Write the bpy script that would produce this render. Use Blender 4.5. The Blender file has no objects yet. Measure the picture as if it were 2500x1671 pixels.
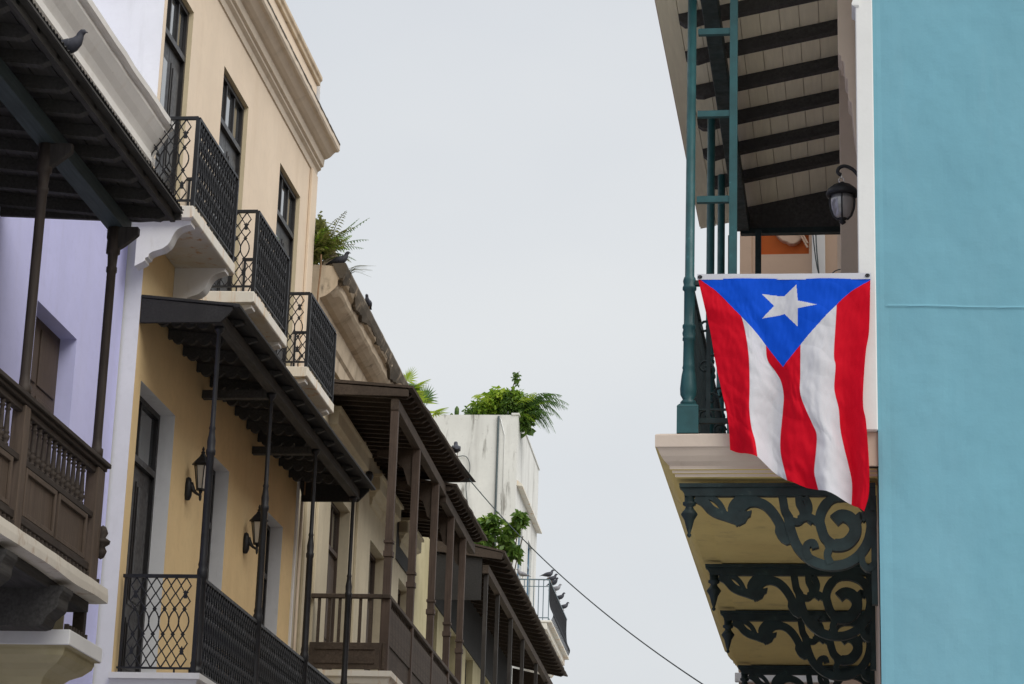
import bpy, bmesh, math, random
from math import sin, cos, pi, radians
from mathutils import Vector, Matrix, noise
random.seed(7)
SC = bpy.context.scene
COL = SC.collection

# ------------------------------------------------------------------ camera
YAW, PITCH, ROLL = .1248, .2912, .0323
def _rz(v, a):
    c, s = cos(a), sin(a)
    return Vector((c*v[0]-s*v[1], s*v[0]+c*v[1], v[2]))
_r, _u, _f = Vector((1, 0, 0)), Vector((0, -sin(PITCH), cos(PITCH))), Vector((0, cos(PITCH), sin(PITCH)))
_r2 = cos(ROLL)*_r+sin(ROLL)*_u
_u2 = -sin(ROLL)*_r+cos(ROLL)*_u
cr, cu, cf = _rz(_r2, YAW), _rz(_u2, YAW), _rz(_f, YAW)
cam = bpy.data.objects.new('camera', bpy.data.cameras.new('camera'))
COL.objects.link(cam)
cam.matrix_world = Matrix(((cr.x, cu.x, -cf.x, 0), (cr.y, cu.y, -cf.y, 0), (cr.z, cu.z, -cf.z, 1.6), (0, 0, 0, 1)))
cam.data.sensor_width = 36
cam.data.lens = 5800/2500*36
cam.data.clip_start = .1
cam.data.clip_end = 3000
SC.camera = cam

# ------------------------------------------------------------------ sky, sun, exposure
SUN_AZ, SUN_EL = radians(52), radians(47)       # azimuth measured from straight behind the camera towards the right
world = bpy.data.worlds.new('World')
SC.world = world
world.use_nodes = True
wn, wl = world.node_tree.nodes, world.node_tree.links
wn.clear()
wo = wn.new('ShaderNodeOutputWorld')
sky = wn.new('ShaderNodeTexSky')
sky.sky_type = 'NISHITA'
sky.sun_disc = False
sky.sun_elevation = SUN_EL
sky.sun_rotation = pi-SUN_AZ
sky.air_density = 1.6
sky.dust_density = 4
bg1 = wn.new('ShaderNodeBackground')
bg1.inputs['Strength'].default_value = .07
wl.new(sky.outputs[0], bg1.inputs['Color'])
tc = wn.new('ShaderNodeTexCoord')
mp = wn.new('ShaderNodeMapping')
mp.inputs['Scale'].default_value = (1, 1, 2.2)
wl.new(tc.outputs['Generated'], mp.inputs[0])
nz = wn.new('ShaderNodeTexNoise')
nz.inputs['Scale'].default_value = 2.2
nz.inputs['Detail'].default_value = 5
nz.inputs['Roughness'].default_value = .45
wl.new(mp.outputs[0], nz.inputs['Vector'])
rp = wn.new('ShaderNodeValToRGB')
rp.color_ramp.elements[0].position = .32
rp.color_ramp.elements[0].color = (.685, .715, .765, 1)
rp.color_ramp.elements[1].position = .66
rp.color_ramp.elements[1].color = (.815, .83, .84, 1)
wl.new(nz.outputs['Fac'], rp.inputs[0])
bg2 = wn.new('ShaderNodeBackground')
bg2.inputs['Strength'].default_value = .585
wl.new(rp.outputs[0], bg2.inputs['Color'])
mx = wn.new('ShaderNodeMixShader')
mx.inputs[0].default_value = .88                # cloud cover
wl.new(bg1.outputs[0], mx.inputs[1])
wl.new(bg2.outputs[0], mx.inputs[2])
wl.new(mx.outputs[0], wo.inputs[0])
sun = bpy.data.objects.new('sun', bpy.data.lights.new('sun', 'SUN'))
COL.objects.link(sun)
sun.data.energy = 1.5
sun.data.angle = radians(55)
sun.data.color = (1, .96, .9)
_sd = Vector((sin(SUN_AZ)*cos(SUN_EL), -cos(SUN_AZ)*cos(SUN_EL), sin(SUN_EL)))
sun.rotation_euler = _sd.to_track_quat('Z', 'Y').to_euler()
sun.location = (0, -20, 40)
vs = SC.view_settings
vs.view_transform = 'Standard'
try:
    vs.look = 'None'
except Exception:
    pass
vs.gamma = 1
vs.exposure = .8

# ------------------------------------------------------------------ materials
def _mat(name):
    m = bpy.data.materials.new(name)
    m.use_nodes = True
    n, l = m.node_tree.nodes, m.node_tree.links
    b = n['Principled BSDF']
    t = n.new('ShaderNodeTexCoord')
    return m, n, l, b, t
def _noise(n, l, t, scale, detail=4, rough=.55, stretch=(1, 1, 1), out='Object'):
    mpn = n.new('ShaderNodeMapping')
    mpn.inputs['Scale'].default_value = stretch
    l.new(t.outputs[out], mpn.inputs[0])
    z = n.new('ShaderNodeTexNoise')
    z.inputs['Scale'].default_value = scale
    z.inputs['Detail'].default_value = detail
    z.inputs['Roughness'].default_value = rough
    l.new(mpn.outputs[0], z.inputs['Vector'])
    return z
def _ramp(n, l, src, p0, p1, c0=(0, 0, 0, 1), c1=(1, 1, 1, 1)):
    r = n.new('ShaderNodeValToRGB')
    r.color_ramp.elements[0].position = p0
    r.color_ramp.elements[1].position = p1
    r.color_ramp.elements[0].color = c0
    r.color_ramp.elements[1].color = c1
    l.new(src, r.inputs[0])
    return r
def _mixc(n, l, fac, a, b):
    m = n.new('ShaderNodeMix')
    m.data_type = 'RGBA'
    if isinstance(fac, float):
        m.inputs[0].default_value = fac
    else:
        l.new(fac, m.inputs[0])
    for i, c in ((6, a), (7, b)):
        if isinstance(c, tuple):
            m.inputs[i].default_value = c if len(c) == 4 else c+(1,)
        else:
            l.new(c, m.inputs[i])
    return m.outputs[2]
def _bump(n, l, b, src, strength, dist=.01):
    bp = n.new('ShaderNodeBump')
    bp.inputs['Strength'].default_value = strength
    bp.inputs['Distance'].default_value = dist
    l.new(src, bp.inputs['Height'])
    l.new(bp.outputs[0], b.inputs['Normal'])
def sc3(c, k):
    return tuple(min(1, x*k) for x in c[:3])
def stucco(name, col, var=.08, bump=.25, rough=.9, stains=(), streak=None, bscale=45):
    """plaster or limewash; stains: (colour, noise scale, ramp0, ramp1, stretch, amount)"""
    m, n, l, b, t = _mat(name)
    z = _noise(n, l, t, 1.3, 6, .6)
    c = _mixc(n, l, _ramp(n, l, z.outputs['Fac'], .3, .7).outputs[0], sc3(col, 1-var), sc3(col, 1+var))
    z3 = _noise(n, l, t, 9, 5, .65)
    c = _mixc(n, l, _ramp(n, l, z3.outputs['Fac'], .5, .8).outputs[0], c, sc3(col, 1-var*1.3))
    for (sc, ns, r0, r1, st, amt) in stains:
        zs = _noise(n, l, t, ns, 7, .65, st)
        r = _ramp(n, l, zs.outputs['Fac'], r0, r1, (0, 0, 0, 1), (amt, amt, amt, 1))
        c = _mixc(n, l, r.outputs[0], c, sc)
    l.new(c, b.inputs['Base Color'])
    b.inputs['Roughness'].default_value = rough
    z2 = _noise(n, l, t, bscale, 6, .6)
    z4 = _noise(n, l, t, 3.2, 3, .5)
    ad = n.new('ShaderNodeMath')
    ad.operation = 'MULTIPLY_ADD'
    l.new(z4.outputs['Fac'], ad.inputs[0])
    ad.inputs[1].default_value = 3.0
    l.new(z2.outputs['Fac'], ad.inputs[2])
    _bump(n, l, b, ad.outputs[0], bump*.45, .008)
    return m
def paint(name, col, rough=.5, var=.15, spec=.5, bump=.12, metal=0, chips=None):
    m, n, l, b, t = _mat(name)
    z = _noise(n, l, t, 7, 5, .6)
    c = _mixc(n, l, _ramp(n, l, z.outputs['Fac'], .3, .7).outputs[0], sc3(col, 1-var), sc3(col, 1+var))
    if chips:
        zc = _noise(n, l, t, 14, 6, .7)
        c = _mixc(n, l, _ramp(n, l, zc.outputs['Fac'], .64, .7).outputs[0], c, chips)
    l.new(c, b.inputs['Base Color'])
    zr = _noise(n, l, t, 18, 4)
    rr = _ramp(n, l, zr.outputs['Fac'], .3, .7, (rough*.8,)*3+(1,), (min(1, rough*1.25),)*3+(1,))
    l.new(rr.outputs[0], b.inputs['Roughness'])
    b.inputs['Metallic'].default_value = metal
    b.inputs['Specular IOR Level'].default_value = spec
    _bump(n, l, b, zr.outputs['Fac'], bump, .004)
    return m
def timber(name, col, axis='z', rough=.75, var=.3, chips=None):
    m, n, l, b, t = _mat(name)
    st = {'x': (.06, 1, 1), 'y': (1, .06, 1), 'z': (1, 1, .06)}[axis]
    z = _noise(n, l, t, 38, 6, .6, st)
    c = _mixc(n, l, _ramp(n, l, z.outputs['Fac'], .3, .7).outputs[0], sc3(col, 1-var), sc3(col, 1+var))
    z2 = _noise(n, l, t, 2.2, 5, .6)
    c = _mixc(n, l, _ramp(n, l, z2.outputs['Fac'], .45, .7).outputs[0], c, sc3(col, 1-var*.9))
    if chips:
        zc = _noise(n, l, t, 9, 6, .7, st)
        c = _mixc(n, l, _ramp(n, l, zc.outputs['Fac'], .62, .7).outputs[0], c, chips)
    l.new(c, b.inputs['Base Color'])
    b.inputs['Roughness'].default_value = rough
    b.inputs['Specular IOR Level'].default_value = .22
    _bump(n, l, b, z.outputs['Fac'], .25, .006)
    return m
def cloth(name, col, transl=.25):
    m, n, l, b, t = _mat(name)
    z = _noise(n, l, t, 260, 2, .5)
    c = _mixc(n, l, z.outputs['Fac'], sc3(col, .9), sc3(col, 1.1))
    l.new(c, b.inputs['Base Color'])
    b.inputs['Roughness'].default_value = .75
    b.inputs['Specular IOR Level'].default_value = .15
    tr = n.new('ShaderNodeBsdfTranslucent')
    l.new(c, tr.inputs['Color'])
    ms = n.new('ShaderNodeMixShader')
    ms.inputs[0].default_value = transl
    l.new(b.outputs[0], ms.inputs[1])
    l.new(tr.outputs[0], ms.inputs[2])
    l.new(ms.outputs[0], n['Material Output'].inputs[0])
    _bump(n, l, b, z.outputs['Fac'], .1, .001)
    return m
def leafmat(name, col, col2):
    m, n, l, b, t = _mat(name)
    z = _noise(n, l, t, 11, 3, .6)
    c = _mixc(n, l, _ramp(n, l, z.outputs['Fac'], .35, .65).outputs[0], col, col2)
    l.new(c, b.inputs['Base Color'])
    b.inputs['Roughness'].default_value = .5
    tr = n.new('ShaderNodeBsdfTranslucent')
    l.new(c, tr.inputs['Color'])
    ms = n.new('ShaderNodeMixShader')
    ms.inputs[0].default_value = .4
    l.new(b.outputs[0], ms.inputs[1])
    l.new(tr.outputs[0], ms.inputs[2])
    l.new(ms.outputs[0], n['Material Output'].inputs[0])
    return m
def glass(name, col=(.03, .035, .04), rough=.06):
    m, n, l, b, t = _mat(name)
    b.inputs['Base Color'].default_value = col+(1,)
    b.inputs['Roughness'].default_value = rough
    b.inputs['Specular IOR Level'].default_value = 1.0
    b.inputs['Coat Weight'].default_value = .9
    b.inputs['Coat IOR'].default_value = 2.0
    z = _noise(n, l, t, 3, 2)
    _bump(n, l, b, z.outputs['Fac'], .05, .02)
    return m

GRIME = (.05, .045, .035)
RUST = (.55, .27, .05)
VERT = (1, 1, .12)
M = dict(
    lilac=stucco('lilac_plaster', (.57, .585, .90), .05, .3, stains=[((.46, .46, .68), 2.2, .52, .75, VERT, .4), ((.62, .63, .90), .9, .5, .75, (1, 1, .4), .4)]),
    white=stucco('white_plaster', (.74, .75, .77), .05, .22, stains=[((.48, .48, .47), 3, .52, .76, VERT, .5), ((.35, .34, .32), 6, .66, .74, (1, 1, .15), .5)]),
    cream=stucco('cream_plaster', (.70, .585, .455), .05, .25, stains=[((.56, .44, .31), 1.8, .54, .8, VERT, .45), ((.76, .66, .54), .7, .5, .75, (1, 1, .5), .4)]),
    ochre=stucco('ochre_plaster', (.73, .55, .295), .07, .3, stains=[((.64, .45, .23), 1.3, .48, .75, VERT, .55)]),
    cornice=stucco('cornice_cream', (.60, .52, .42), .06, .2, stains=[((.33, .28, .21), 3.5, .52, .75, (1, 1, .5), .45)]),
    mould=stucco('cornice_mould', (.10, .09, .075), .3, .5, stains=[((.45, .4, .32), 9, .58, .66, (1, 1, 1), .9)]),
    greycornice=stucco('grey_white_cornice', (.74, .73, .70), .05, .22, stains=[((.55, .5, .42), 4, .55, .78, (1, 1, .3), .45), (GRIME, 5, .68, .76, (1, .5, 1), .5)]),
    slab=stucco('slab_white', (.72, .70, .64), .05, .3, stains=[(RUST, 6, .545, .66, (1, 1, .10), .75), ((.62, .5, .3), 2, .5, .7, (1, 1, .3), .5)]),
    slabclean=stucco('slab_clean', (.74, .745, .74), .05, .25, stains=[((.5, .48, .42), 5, .6, .75, (1, 1, .3), .5)]),
    brokenslab=stucco('broken_slab', (.62, .58, .50), .08, .6, stains=[((.35, .22, .12), 5, .58, .7, (1, 1, .6), .7), (GRIME, 7, .64, .74, (1, 1, .3), .6)]),
    olive=stucco('olive_cream', (.46, .41, .25), .08, .25, stains=[((.3, .26, .13), 3, .5, .75, (1, 1, .4), .6)]),
    weather=stucco('weathered_plaster', (.55, .455, .335), .10, .4, stains=[((.22, .17, .11), 2.4, .50, .72, (1, 1, .3), .65), (GRIME, 4.5, .60, .72, (1, .6, .5), .75)]),
    weatherwall=stucco('weathered_wall', (.56, .50, .37), .08, .3, stains=[((.34, .28, .18), 2.1, .5, .75, VERT, .55)]),
    blackmould=stucco('black_mould_stucco', (.11, .09, .065), .35, .7, stains=[((.36, .29, .21), 4, .55, .66, (1, 1, .6), .8)]),
    ewhite=stucco('terrace_white', (.68, .685, .66), .06, .3, stains=[((.36, .35, .33), 1.4, .52, .70, VERT, .6), ((.20, .19, .17), 3.4, .60, .68, (1, 1, .14), .8), ((.25, .24, .22), 7, .66, .72, (1, 1, 1), .6)]),
    bluepl=stucco('blue_plaster', (.155, .365, .455), .04, .3, stains=[((.20, .40, .49), .8, .42, .72, (1, 1, .5), .5), ((.15, .35, .435), 1.2, .48, .75, (1, 1, .35), .5), ((.24, .42, .495), 5, .58, .78, (1, 1, .10), .25), ((.07, .18, .22), 17, .745, .765, (1, 1, 1), .8)], bscale=30),
    paleblue=stucco('worn_blue_plaster', (.215, .415, .50), .06, .3),
    lowwall=stucco('dark_lower_wall', (.15, .125, .065), .1, .2),
    postbrown=timber('dark_brown_post', (.05, .040, .034), 'z', .6, .25),
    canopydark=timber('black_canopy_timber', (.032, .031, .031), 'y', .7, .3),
    seam=cloth('flag_seam', (.62, .36, .40)),
    trim=stucco('trim_white', (.70, .71, .70), .04, .2),
    taupe=stucco('taupe_facade', (.56, .465, .375), .06, .25, stains=[((.28, .22, .16), 3, .55, .75, VERT, .5)]),
    mouldslab=stucco('balcony_moulding', (.56, .475, .40), .05, .25, stains=[((.36, .28, .2), 5, .58, .75, (1, 1, .4), .5)]),
    soffit=stucco('ochre_soffit', (.66, .53, .20), .08, .2, stains=[((.58, .42, .15), 1.5, .5, .75, (1, 1, 1), .5), ((.36, .27, .12), 5, .56, .74, (1, 1, 1), .5)]),
    salmon=stucco('salmon_plaster', (.52, .38, .28), .05, .25),
    orange=stucco('orange_plaster', (.52, .13, .025), .08, .25),
    boards=timber('soffit_boards', (.80, .745, .56), 'y', .8, .08),
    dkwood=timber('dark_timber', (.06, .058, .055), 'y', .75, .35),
    dkwoodz=timber('dark_timber_post', (.042, .038, .035), 'z', .6, .35),
    teal_lit=timber('old_teal_beam', (.055, .075, .078), 'y', .65, .25),
    brown=timber('brown_timber', (.10, .075, .057), 'z', .7, .22, chips=(.18, .14, .11)),
    browny=timber('brown_timber_rail', (.048, .038, .031), 'y', .7, .3),
    greybrown=timber('weathered_post', (.085, .062, .05), 'z', .75, .3),
    galwood=timber('gallery_timber', (.072, .055, .043), 'y', .8, .35),
    iron=paint('black_iron', (.010, .011, .014), .5, .3, .4),
    teal=paint('teal_iron', (.016, .075, .082), .45, .25, .4, chips=(.05, .16, .18)),
    dkteal=paint('dark_teal_iron', (.012, .026, .027), .55, .45, .35, bump=.4, chips=(.035, .055, .05)),
    door=paint('dark_door', (.018, .017, .018), .4, .25, .5),
    browndoor=timber('brown_door', (.085, .063, .05), 'z', .6, .2),
    tin=paint('corrugated_tin', (.035, .034, .032), .75, .4, .3, chips=(.11, .08, .055)),
    revealmat=stucco('reveal_cream', (.62, .53, .36), .05, .15),
    frame=paint('pale_frame', (.55, .58, .62), .45, .1),
    glass=glass('window_glass'),
    lampglass=glass('frosted_lamp_glass', (.20, .20, .21), .35),
    palelamp=glass('pale_lamp_glass', (.42, .40, .36), .3),
    red=cloth('flag_red', (.66, .002, .018)),
    fwhite=cloth('flag_white', (.66, .67, .72)),
    fblue=cloth('flag_blue', (.002, .085, .68)),
    bluewin=paint('blue_window_frame', (.10, .20, .30), .4, .15),
    railgrey=paint('thin_rail', (.12, .17, .20), .4, .15),
    leaf=leafmat('leaf_green', (.11, .24, .018), (.28, .40, .04)),
    darkleaf=leafmat('leaf_dark', (.05, .125, .02), (.14, .23, .03)),
    palmleaf=leafmat('leaf_palm', (.08, .17, .04), (.15, .26, .065)),
    limeleaf=leafmat('leaf_lime', (.32, .46, .03), (.45, .56, .06)),
    drygreen=leafmat('leaf_fern', (.13, .15, .035), (.25, .26, .07)),
    stem=timber('plant_stem', (.09, .07, .04), 'z'),
    bird=paint('pigeon_grey', (.045, .048, .062), .6, .3, .3),
    birdpale=paint('pigeon_pale', (.22, .22, .24), .6, .3, .3),
    wire=paint('cable_black', (.05, .07, .075), .6, .1),
    rust=paint('rusty_pipe', (.22, .13, .07), .8, .3),
    road=stucco('pale_cobble', (.29, .29, .30), .3, .6, .6),
    pave=stucco('pavement', (.48, .46, .42), .12, .4),
    soil=stucco('earth', (.20, .19, .17), .2, .4),
)

# ------------------------------------------------------------------ builders
class MB:
    def __init__(s):
        s.v, s.f, s.m, s.cur, s.sm = [], [], [], 0, False
        s.smf = []
        s.fat = 1
    def add(s, vs_, fs):
        o = len(s.v)
        s.v += [tuple(v) for v in vs_]
        for f in fs:
            s.f.append(tuple(i+o for i in f))
            s.m.append(s.cur)
            s.smf.append(s.sm)
        return s
    def box(s, x0, x1, y0, y1, z0, z1):
        return s.add([(x0, y0, z0), (x1, y0, z0), (x1, y1, z0), (x0, y1, z0), (x0, y0, z1), (x1, y0, z1), (x1, y1, z1), (x0, y1, z1)],
                     [(0, 3, 2, 1), (4, 5, 6, 7), (0, 1, 5, 4), (1, 2, 6, 5), (2, 3, 7, 6), (3, 0, 4, 7)])
    def ext(s, prof, a, b, axis='y'):
        """extrude a closed profile along an axis; profile is (x,z) for y, (y,z) for x, (x,y) for z"""
        def P(p, t):
            return {'y': (p[0], t, p[1]), 'x': (t, p[0], p[1]), 'z': (p[0], p[1], t)}[axis]
        n = len(prof)
        return s.add([P(p, a) for p in prof]+[P(p, b) for p in prof],
                     [tuple(range(n-1, -1, -1)), tuple(range(n, 2*n))]+[(i, (i+1) % n, n+(i+1) % n, n+i) for i in range(n)])
    def tube(s, pts, r, n=8, cap=True):
        pts = [Vector(p) for p in pts]
        rs = r if isinstance(r, (list, tuple)) else [r]*len(pts)
        vs_, fs = [], []
        up = Vector((0, 0, 1))
        prev = None
        for i, p in enumerate(pts):
            d = (pts[min(i+1, len(pts)-1)]-pts[max(i-1, 0)]).normalized()
            if prev is None:
                a = d.cross(up if abs(d.z) < .95 else Vector((1, 0, 0))).normalized()
            else:
                a = (prev-d*prev.dot(d)).normalized()
            prev = a
            b = d.cross(a)
            for k in range(n):
                t = 2*pi*(k+.5)/n
                vs_.append(p+(a*cos(t)+b*sin(t))*rs[i])
        for i in range(len(pts)-1):
            for k in range(n):
                fs.append((i*n+k, i*n+(k+1) % n, (i+1)*n+(k+1) % n, (i+1)*n+k))
        if cap:
            fs.append(tuple(range(n-1, -1, -1)))
            fs.append(tuple((len(pts)-1)*n+k for k in range(n)))
        return s.add(vs_, fs)
    def lathe(s, prof, c, n=14):
        """profile (r, z) about the vertical axis through c"""
        vs_, fs = [], []
        for r, z in prof:
            for k in range(n):
                t = 2*pi*k/n
                vs_.append((c[0]+r*cos(t), c[1]+r*sin(t), c[2]+z))
        for i in range(len(prof)-1):
            for k in range(n):
                fs.append((i*n+k, i*n+(k+1) % n, (i+1)*n+(k+1) % n, (i+1)*n+k))
        fs.append(tuple(range(n-1, -1, -1)))
        fs.append(tuple((len(prof)-1)*n+k for k in range(n)))
        return s.add(vs_, fs)
    def ribbon(s, pts, w, y0, y1):
        """flat bar bent along (x,z) points with half-widths w, thickness y0..y1"""
        pts = [Vector((p[0], p[1])) for p in pts]
        ws = w if isinstance(w, (list, tuple)) else [w]*len(pts)
        vs_ = []
        for i, p in enumerate(pts):
            d = (pts[min(i+1, len(pts)-1)]-pts[max(i-1, 0)]).normalized()
            nn = Vector((-d.y, d.x))*ws[i]*s.fat
            for q in (p+nn, p-nn):
                vs_.append((q.x, y0, q.y))
                vs_.append((q.x, y1, q.y))
        fs = []
        for i in range(len(pts)-1):
            a, b = 4*i, 4*i+4
            fs += [(a, a+2, b+2, b), (a+1, b+1, b+3, a+3), (a, b, b+1, a+1), (a+2, a+3, b+3, b+2)]
        e = 4*(len(pts)-1)
        fs += [(0, 1, 3, 2), (e, e+2, e+3, e+1)]
        return s.add(vs_, fs)
    def rings(s, rings, close=True):
        n = len(rings[0])
        vs_, fs = [], []
        for r in rings:
            vs_ += r
        for i in range(len(rings)-1):
            for k in range(n):
                fs.append((i*n+k, i*n+(k+1) % n, (i+1)*n+(k+1) % n, (i+1)*n+k))
        if close:
            fs.append(tuple(range(n-1, -1, -1)))
            fs.append(tuple((len(rings)-1)*n+k for k in range(n)))
        return s.add(vs_, fs)
    def mesh(s, name, mats, off=(0, 0, 0)):
        me = bpy.data.meshes.new(name)
        me.from_pydata([(v[0]-off[0], v[1]-off[1], v[2]-off[2]) for v in s.v], [], s.f)
        for mm in (mats if isinstance(mats, (list, tuple)) else [mats]):
            me.materials.append(mm)
        me.polygons.foreach_set('material_index', s.m)
        me.polygons.foreach_set('use_smooth', s.smf)
        bm = bmesh.new()
        bm.from_mesh(me)
        bmesh.ops.recalc_face_normals(bm, faces=bm.faces)
        bm.to_mesh(me)
        bm.free()
        me.update()
        return me

class Frame:
    def __init__(s, rot, org):
        s.rot, s.org = rot, Vector(org)
    def world(s, p):
        return _rz(Vector(p), s.rot)+s.org
FL = Frame(0, (0, 0, 0))
FF = Frame(.0166, (-6.95, 31.9, 0))
FR = Frame(-.0262, (0, 0, 0))

OFF = {}
def thing(name, label, cat, frame, base, group=None):
    o = bpy.data.objects.new(name, None)
    o.empty_display_size = .2
    COL.objects.link(o)
    o.location = frame.world(base)
    o.rotation_euler = (0, 0, frame.rot)
    o['label'] = label
    o['category'] = cat
    if group:
        o['group'] = group
    OFF[o] = base
    return o
def part(T, name, mb, mat, parent=None, bevel=0, label=None, solid=0):
    off = OFF[T]
    o = bpy.data.objects.new(name, mb.mesh(name, mat, off))
    COL.objects.link(o)
    o.parent = parent or T
    if bevel:
        md = o.modifiers.new('bevel', 'BEVEL')
        md.width = bevel
        md.segments = 1
        md.limit_method = 'ANGLE'
    if solid:
        md = o.modifiers.new('solidify', 'SOLIDIFY')
        md.thickness = solid
    if label:
        o['label'] = label
    return o
def pieces(T, name, mb, mat, places, parent=None, bevel=0):
    """alike pieces sharing one mesh; mb is built about its own origin, places are (x,y,z[,rotz[,scale]]) in the thing's frame"""
    me = mb.mesh(name, mat)
    off = OFF[T]
    out = []
    for p in places:
        o = bpy.data.objects.new(name, me)
        COL.objects.link(o)
        o.parent = parent or T
        o.location = (p[0]-off[0], p[1]-off[1], p[2]-off[2])
        if len(p) > 3:
            o.rotation_euler = (0, 0, p[3])
        if len(p) > 4:
            o.scale = p[4] if isinstance(p[4], tuple) else (p[4],)*3
        out.append(o)
    return out
def setting(name, mb, mat):
    o = bpy.data.objects.new(name, mb.mesh(name, mat))
    COL.objects.link(o)
    o['kind'] = 'structure'
    return o
def sheet(mb, P, a0, a1, b0, b1, openings, depth):
    """a wall face with openings and their reveals; P(a, b, d) maps along, up, inward to a point"""
    A = sorted({a0, a1, *[o[0] for o in openings], *[o[1] for o in openings]})
    B = sorted({b0, b1, *[o[2] for o in openings], *[o[3] for o in openings]})
    A = [a for a in A if a0 <= a <= a1]
    B = [b for b in B if b0 <= b <= b1]
    for i in range(len(A)-1):
        for j in range(len(B)-1):
            ca, cb = (A[i]+A[i+1])/2, (B[j]+B[j+1])/2
            if any(o[0] < ca < o[1] and o[2] < cb < o[3] for o in openings):
                continue
            mb.add([P(A[i], B[j], 0), P(A[i+1], B[j], 0), P(A[i+1], B[j+1], 0), P(A[i], B[j+1], 0)], [(0, 1, 2, 3)])
def reveal(mb, P, o, depth, back=True):
    y0, y1, z0, z1 = o
    c = [(y0, z0), (y1, z0), (y1, z1), (y0, z1)]
    vs_ = [P(a, b, 0) for a, b in c]+[P(a, b, depth) for a, b in c]
    fs = [(i, (i+1) % 4, 4+(i+1) % 4, 4+i) for i in range(4)]
    if back:
        fs.append((4, 5, 6, 7))
    mb.add(vs_, fs)
def bez(p0, p1, p2, p3, n=8):
    out = []
    for i in range(n+1):
        t = i/n
        a = [(1-t)**3*p0[k]+3*(1-t)**2*t*p1[k]+3*(1-t)*t*t*p2[k]+t**3*p3[k] for k in range(len(p0))]
        out.append(tuple(a))
    return out
def smooth_line(pts, n=5):
    """Catmull-Rom through points"""
    out = []
    P = [pts[0]]+list(pts)+[pts[-1]]
    for i in range(1, len(P)-2):
        for k in range(n):
            t = k/n
            out.append(tuple(.5*((2*P[i][c])+(-P[i-1][c]+P[i+1][c])*t+(2*P[i-1][c]-5*P[i][c]+4*P[i+1][c]-P[i+2][c])*t*t
                                 + (-P[i-1][c]+3*P[i][c]-3*P[i+1][c]+P[i+2][c])*t**3) for c in range(len(pts[0]))))
    out.append(tuple(pts[-1]))
    return out

# ------------------------------------------------------------------ ground
g = MB().box(-600, 600, -600, 600, -1, -.16)
setting('ground', g, M['soil'])
g = MB().box(-5.6, -.95, -60, 140, -.1, 0)
setting('road', g, M['road'])
g = MB().box(-7.6, -5.604, -60, 140, -.14, .13)
setting('pavement', g, M['pave'])
g = MB().box(-.946, 6, -60, 140, -.14, .13)
setting('pavement', g, M['pave'])

# ================================================================== LILAC HOUSE
T = A = thing('lilac_house', 'lilac plastered house at the left edge with a dark timber gallery roof and brown balustrade', 'house', FL, (-7.13, 15, 0))
AX = -7.13
PA = lambda a, b, d: (AX-d, a, b)
ops = [(20.72, 22.0, 5.9, 8.29), (16.2, 17.5, 5.34, 8.1)]
w = MB()
sheet(w, PA, 8, 23.47, 0, 11.0, ops, .2)
for o in ops:
    reveal(w, PA, o, .21)
w.add([(AX, 8, 0), (-16, 8, 0), (-16, 8, 11), (AX, 8, 11)], [(0, 1, 2, 3)])
w.add([(AX, 8, 11), (AX, 23.47, 11), (-16, 23.47, 11), (-16, 8, 11)], [(0, 1, 2, 3)])
w.add([(-16, 8, 0), (-16, 23.47, 0), (-16, 23.47, 11), (-16, 8, 11)], [(0, 1, 2, 3)])
part(A, 'wall', w, M['lilac'])
for (y0, y1, z0, z1) in ops:
    d = MB().box(-7.335, -7.30, y0, y1, z0, z1)
    dd = part(A, 'door', d, M['browndoor'])
    k = 2
    for i in range(k):
        a0 = y0+.06+i*(y1-y0-.06)/k
        a1 = a0+(y1-y0)/k-.09
        for (b0, b1) in ((z0+.1, z0+.9), (z0+1.0, z1-.75), (z1-.65, z1-.08)):
            part(A, 'panel', MB().box(-7.30, -7.285, a0, a1, b0, b1), M['browndoor'], dd, .006)
# crowning cornice
prof = [(-7.20, 10.25), (-6.905, 10.25), (-6.905, 10.60), (-6.85, 10.62), (-6.85, 10.70), (-6.87, 10.72), (-6.83, 10.80), (-6.78, 10.87), (-6.725, 10.96), (-6.725, 11.0),
        (-6.69, 11.01), (-6.665, 11.03), (-6.655, 11.09), (-6.70, 11.13), (-6.86, 11.16), (-7.2, 11.22)]
c = MB()
ys = [8]+[8+.31*i for i in range(1, 49)]+[23.28]
rngs = []
for i, y in enumerate(ys):
    rr = []
    for (x, z) in prof:
        k = .012 if z > 11.0 else .002
        rr.append((x+k*noise.noise(Vector((x*3, y*1.7, z*3))), y, z+k*1.5*noise.noise(Vector((y*2.1, x, 5)))))
    rngs.append(rr)
c.rings(rngs)
part(A, 'cornice', c, M['greycornice'])
# gallery roof: tin sheet, rafters, beams, boards
roofz = lambda x: 8.69+.115*(-5.44-x)
s = MB()
ny = int((19.5-11.5)/.0127)
vv, ff = [], []
for i in range(ny+1):
    y = 11.5+i*.0127
    wob = .010*noise.noise(Vector((y*1.4, 0, 3)))
    for x in (-5.43+wob, -6.3, -7.12):
        vv.append((x, y, roofz(x)+.035+.011*sin(2*pi*y/.076)+(wob if x > -6 else 0)))
for i in range(ny):
    for k in range(2):
        a = i*3+k
        ff.append((a, a+3, a+4, a+1))
s.add(vv, ff)
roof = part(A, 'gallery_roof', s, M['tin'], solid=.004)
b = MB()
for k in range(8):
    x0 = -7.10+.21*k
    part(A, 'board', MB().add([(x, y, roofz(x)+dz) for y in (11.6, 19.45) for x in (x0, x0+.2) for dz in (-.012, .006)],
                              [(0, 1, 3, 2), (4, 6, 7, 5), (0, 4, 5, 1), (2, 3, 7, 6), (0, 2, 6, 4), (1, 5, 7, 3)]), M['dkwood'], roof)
raf = MB()
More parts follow.
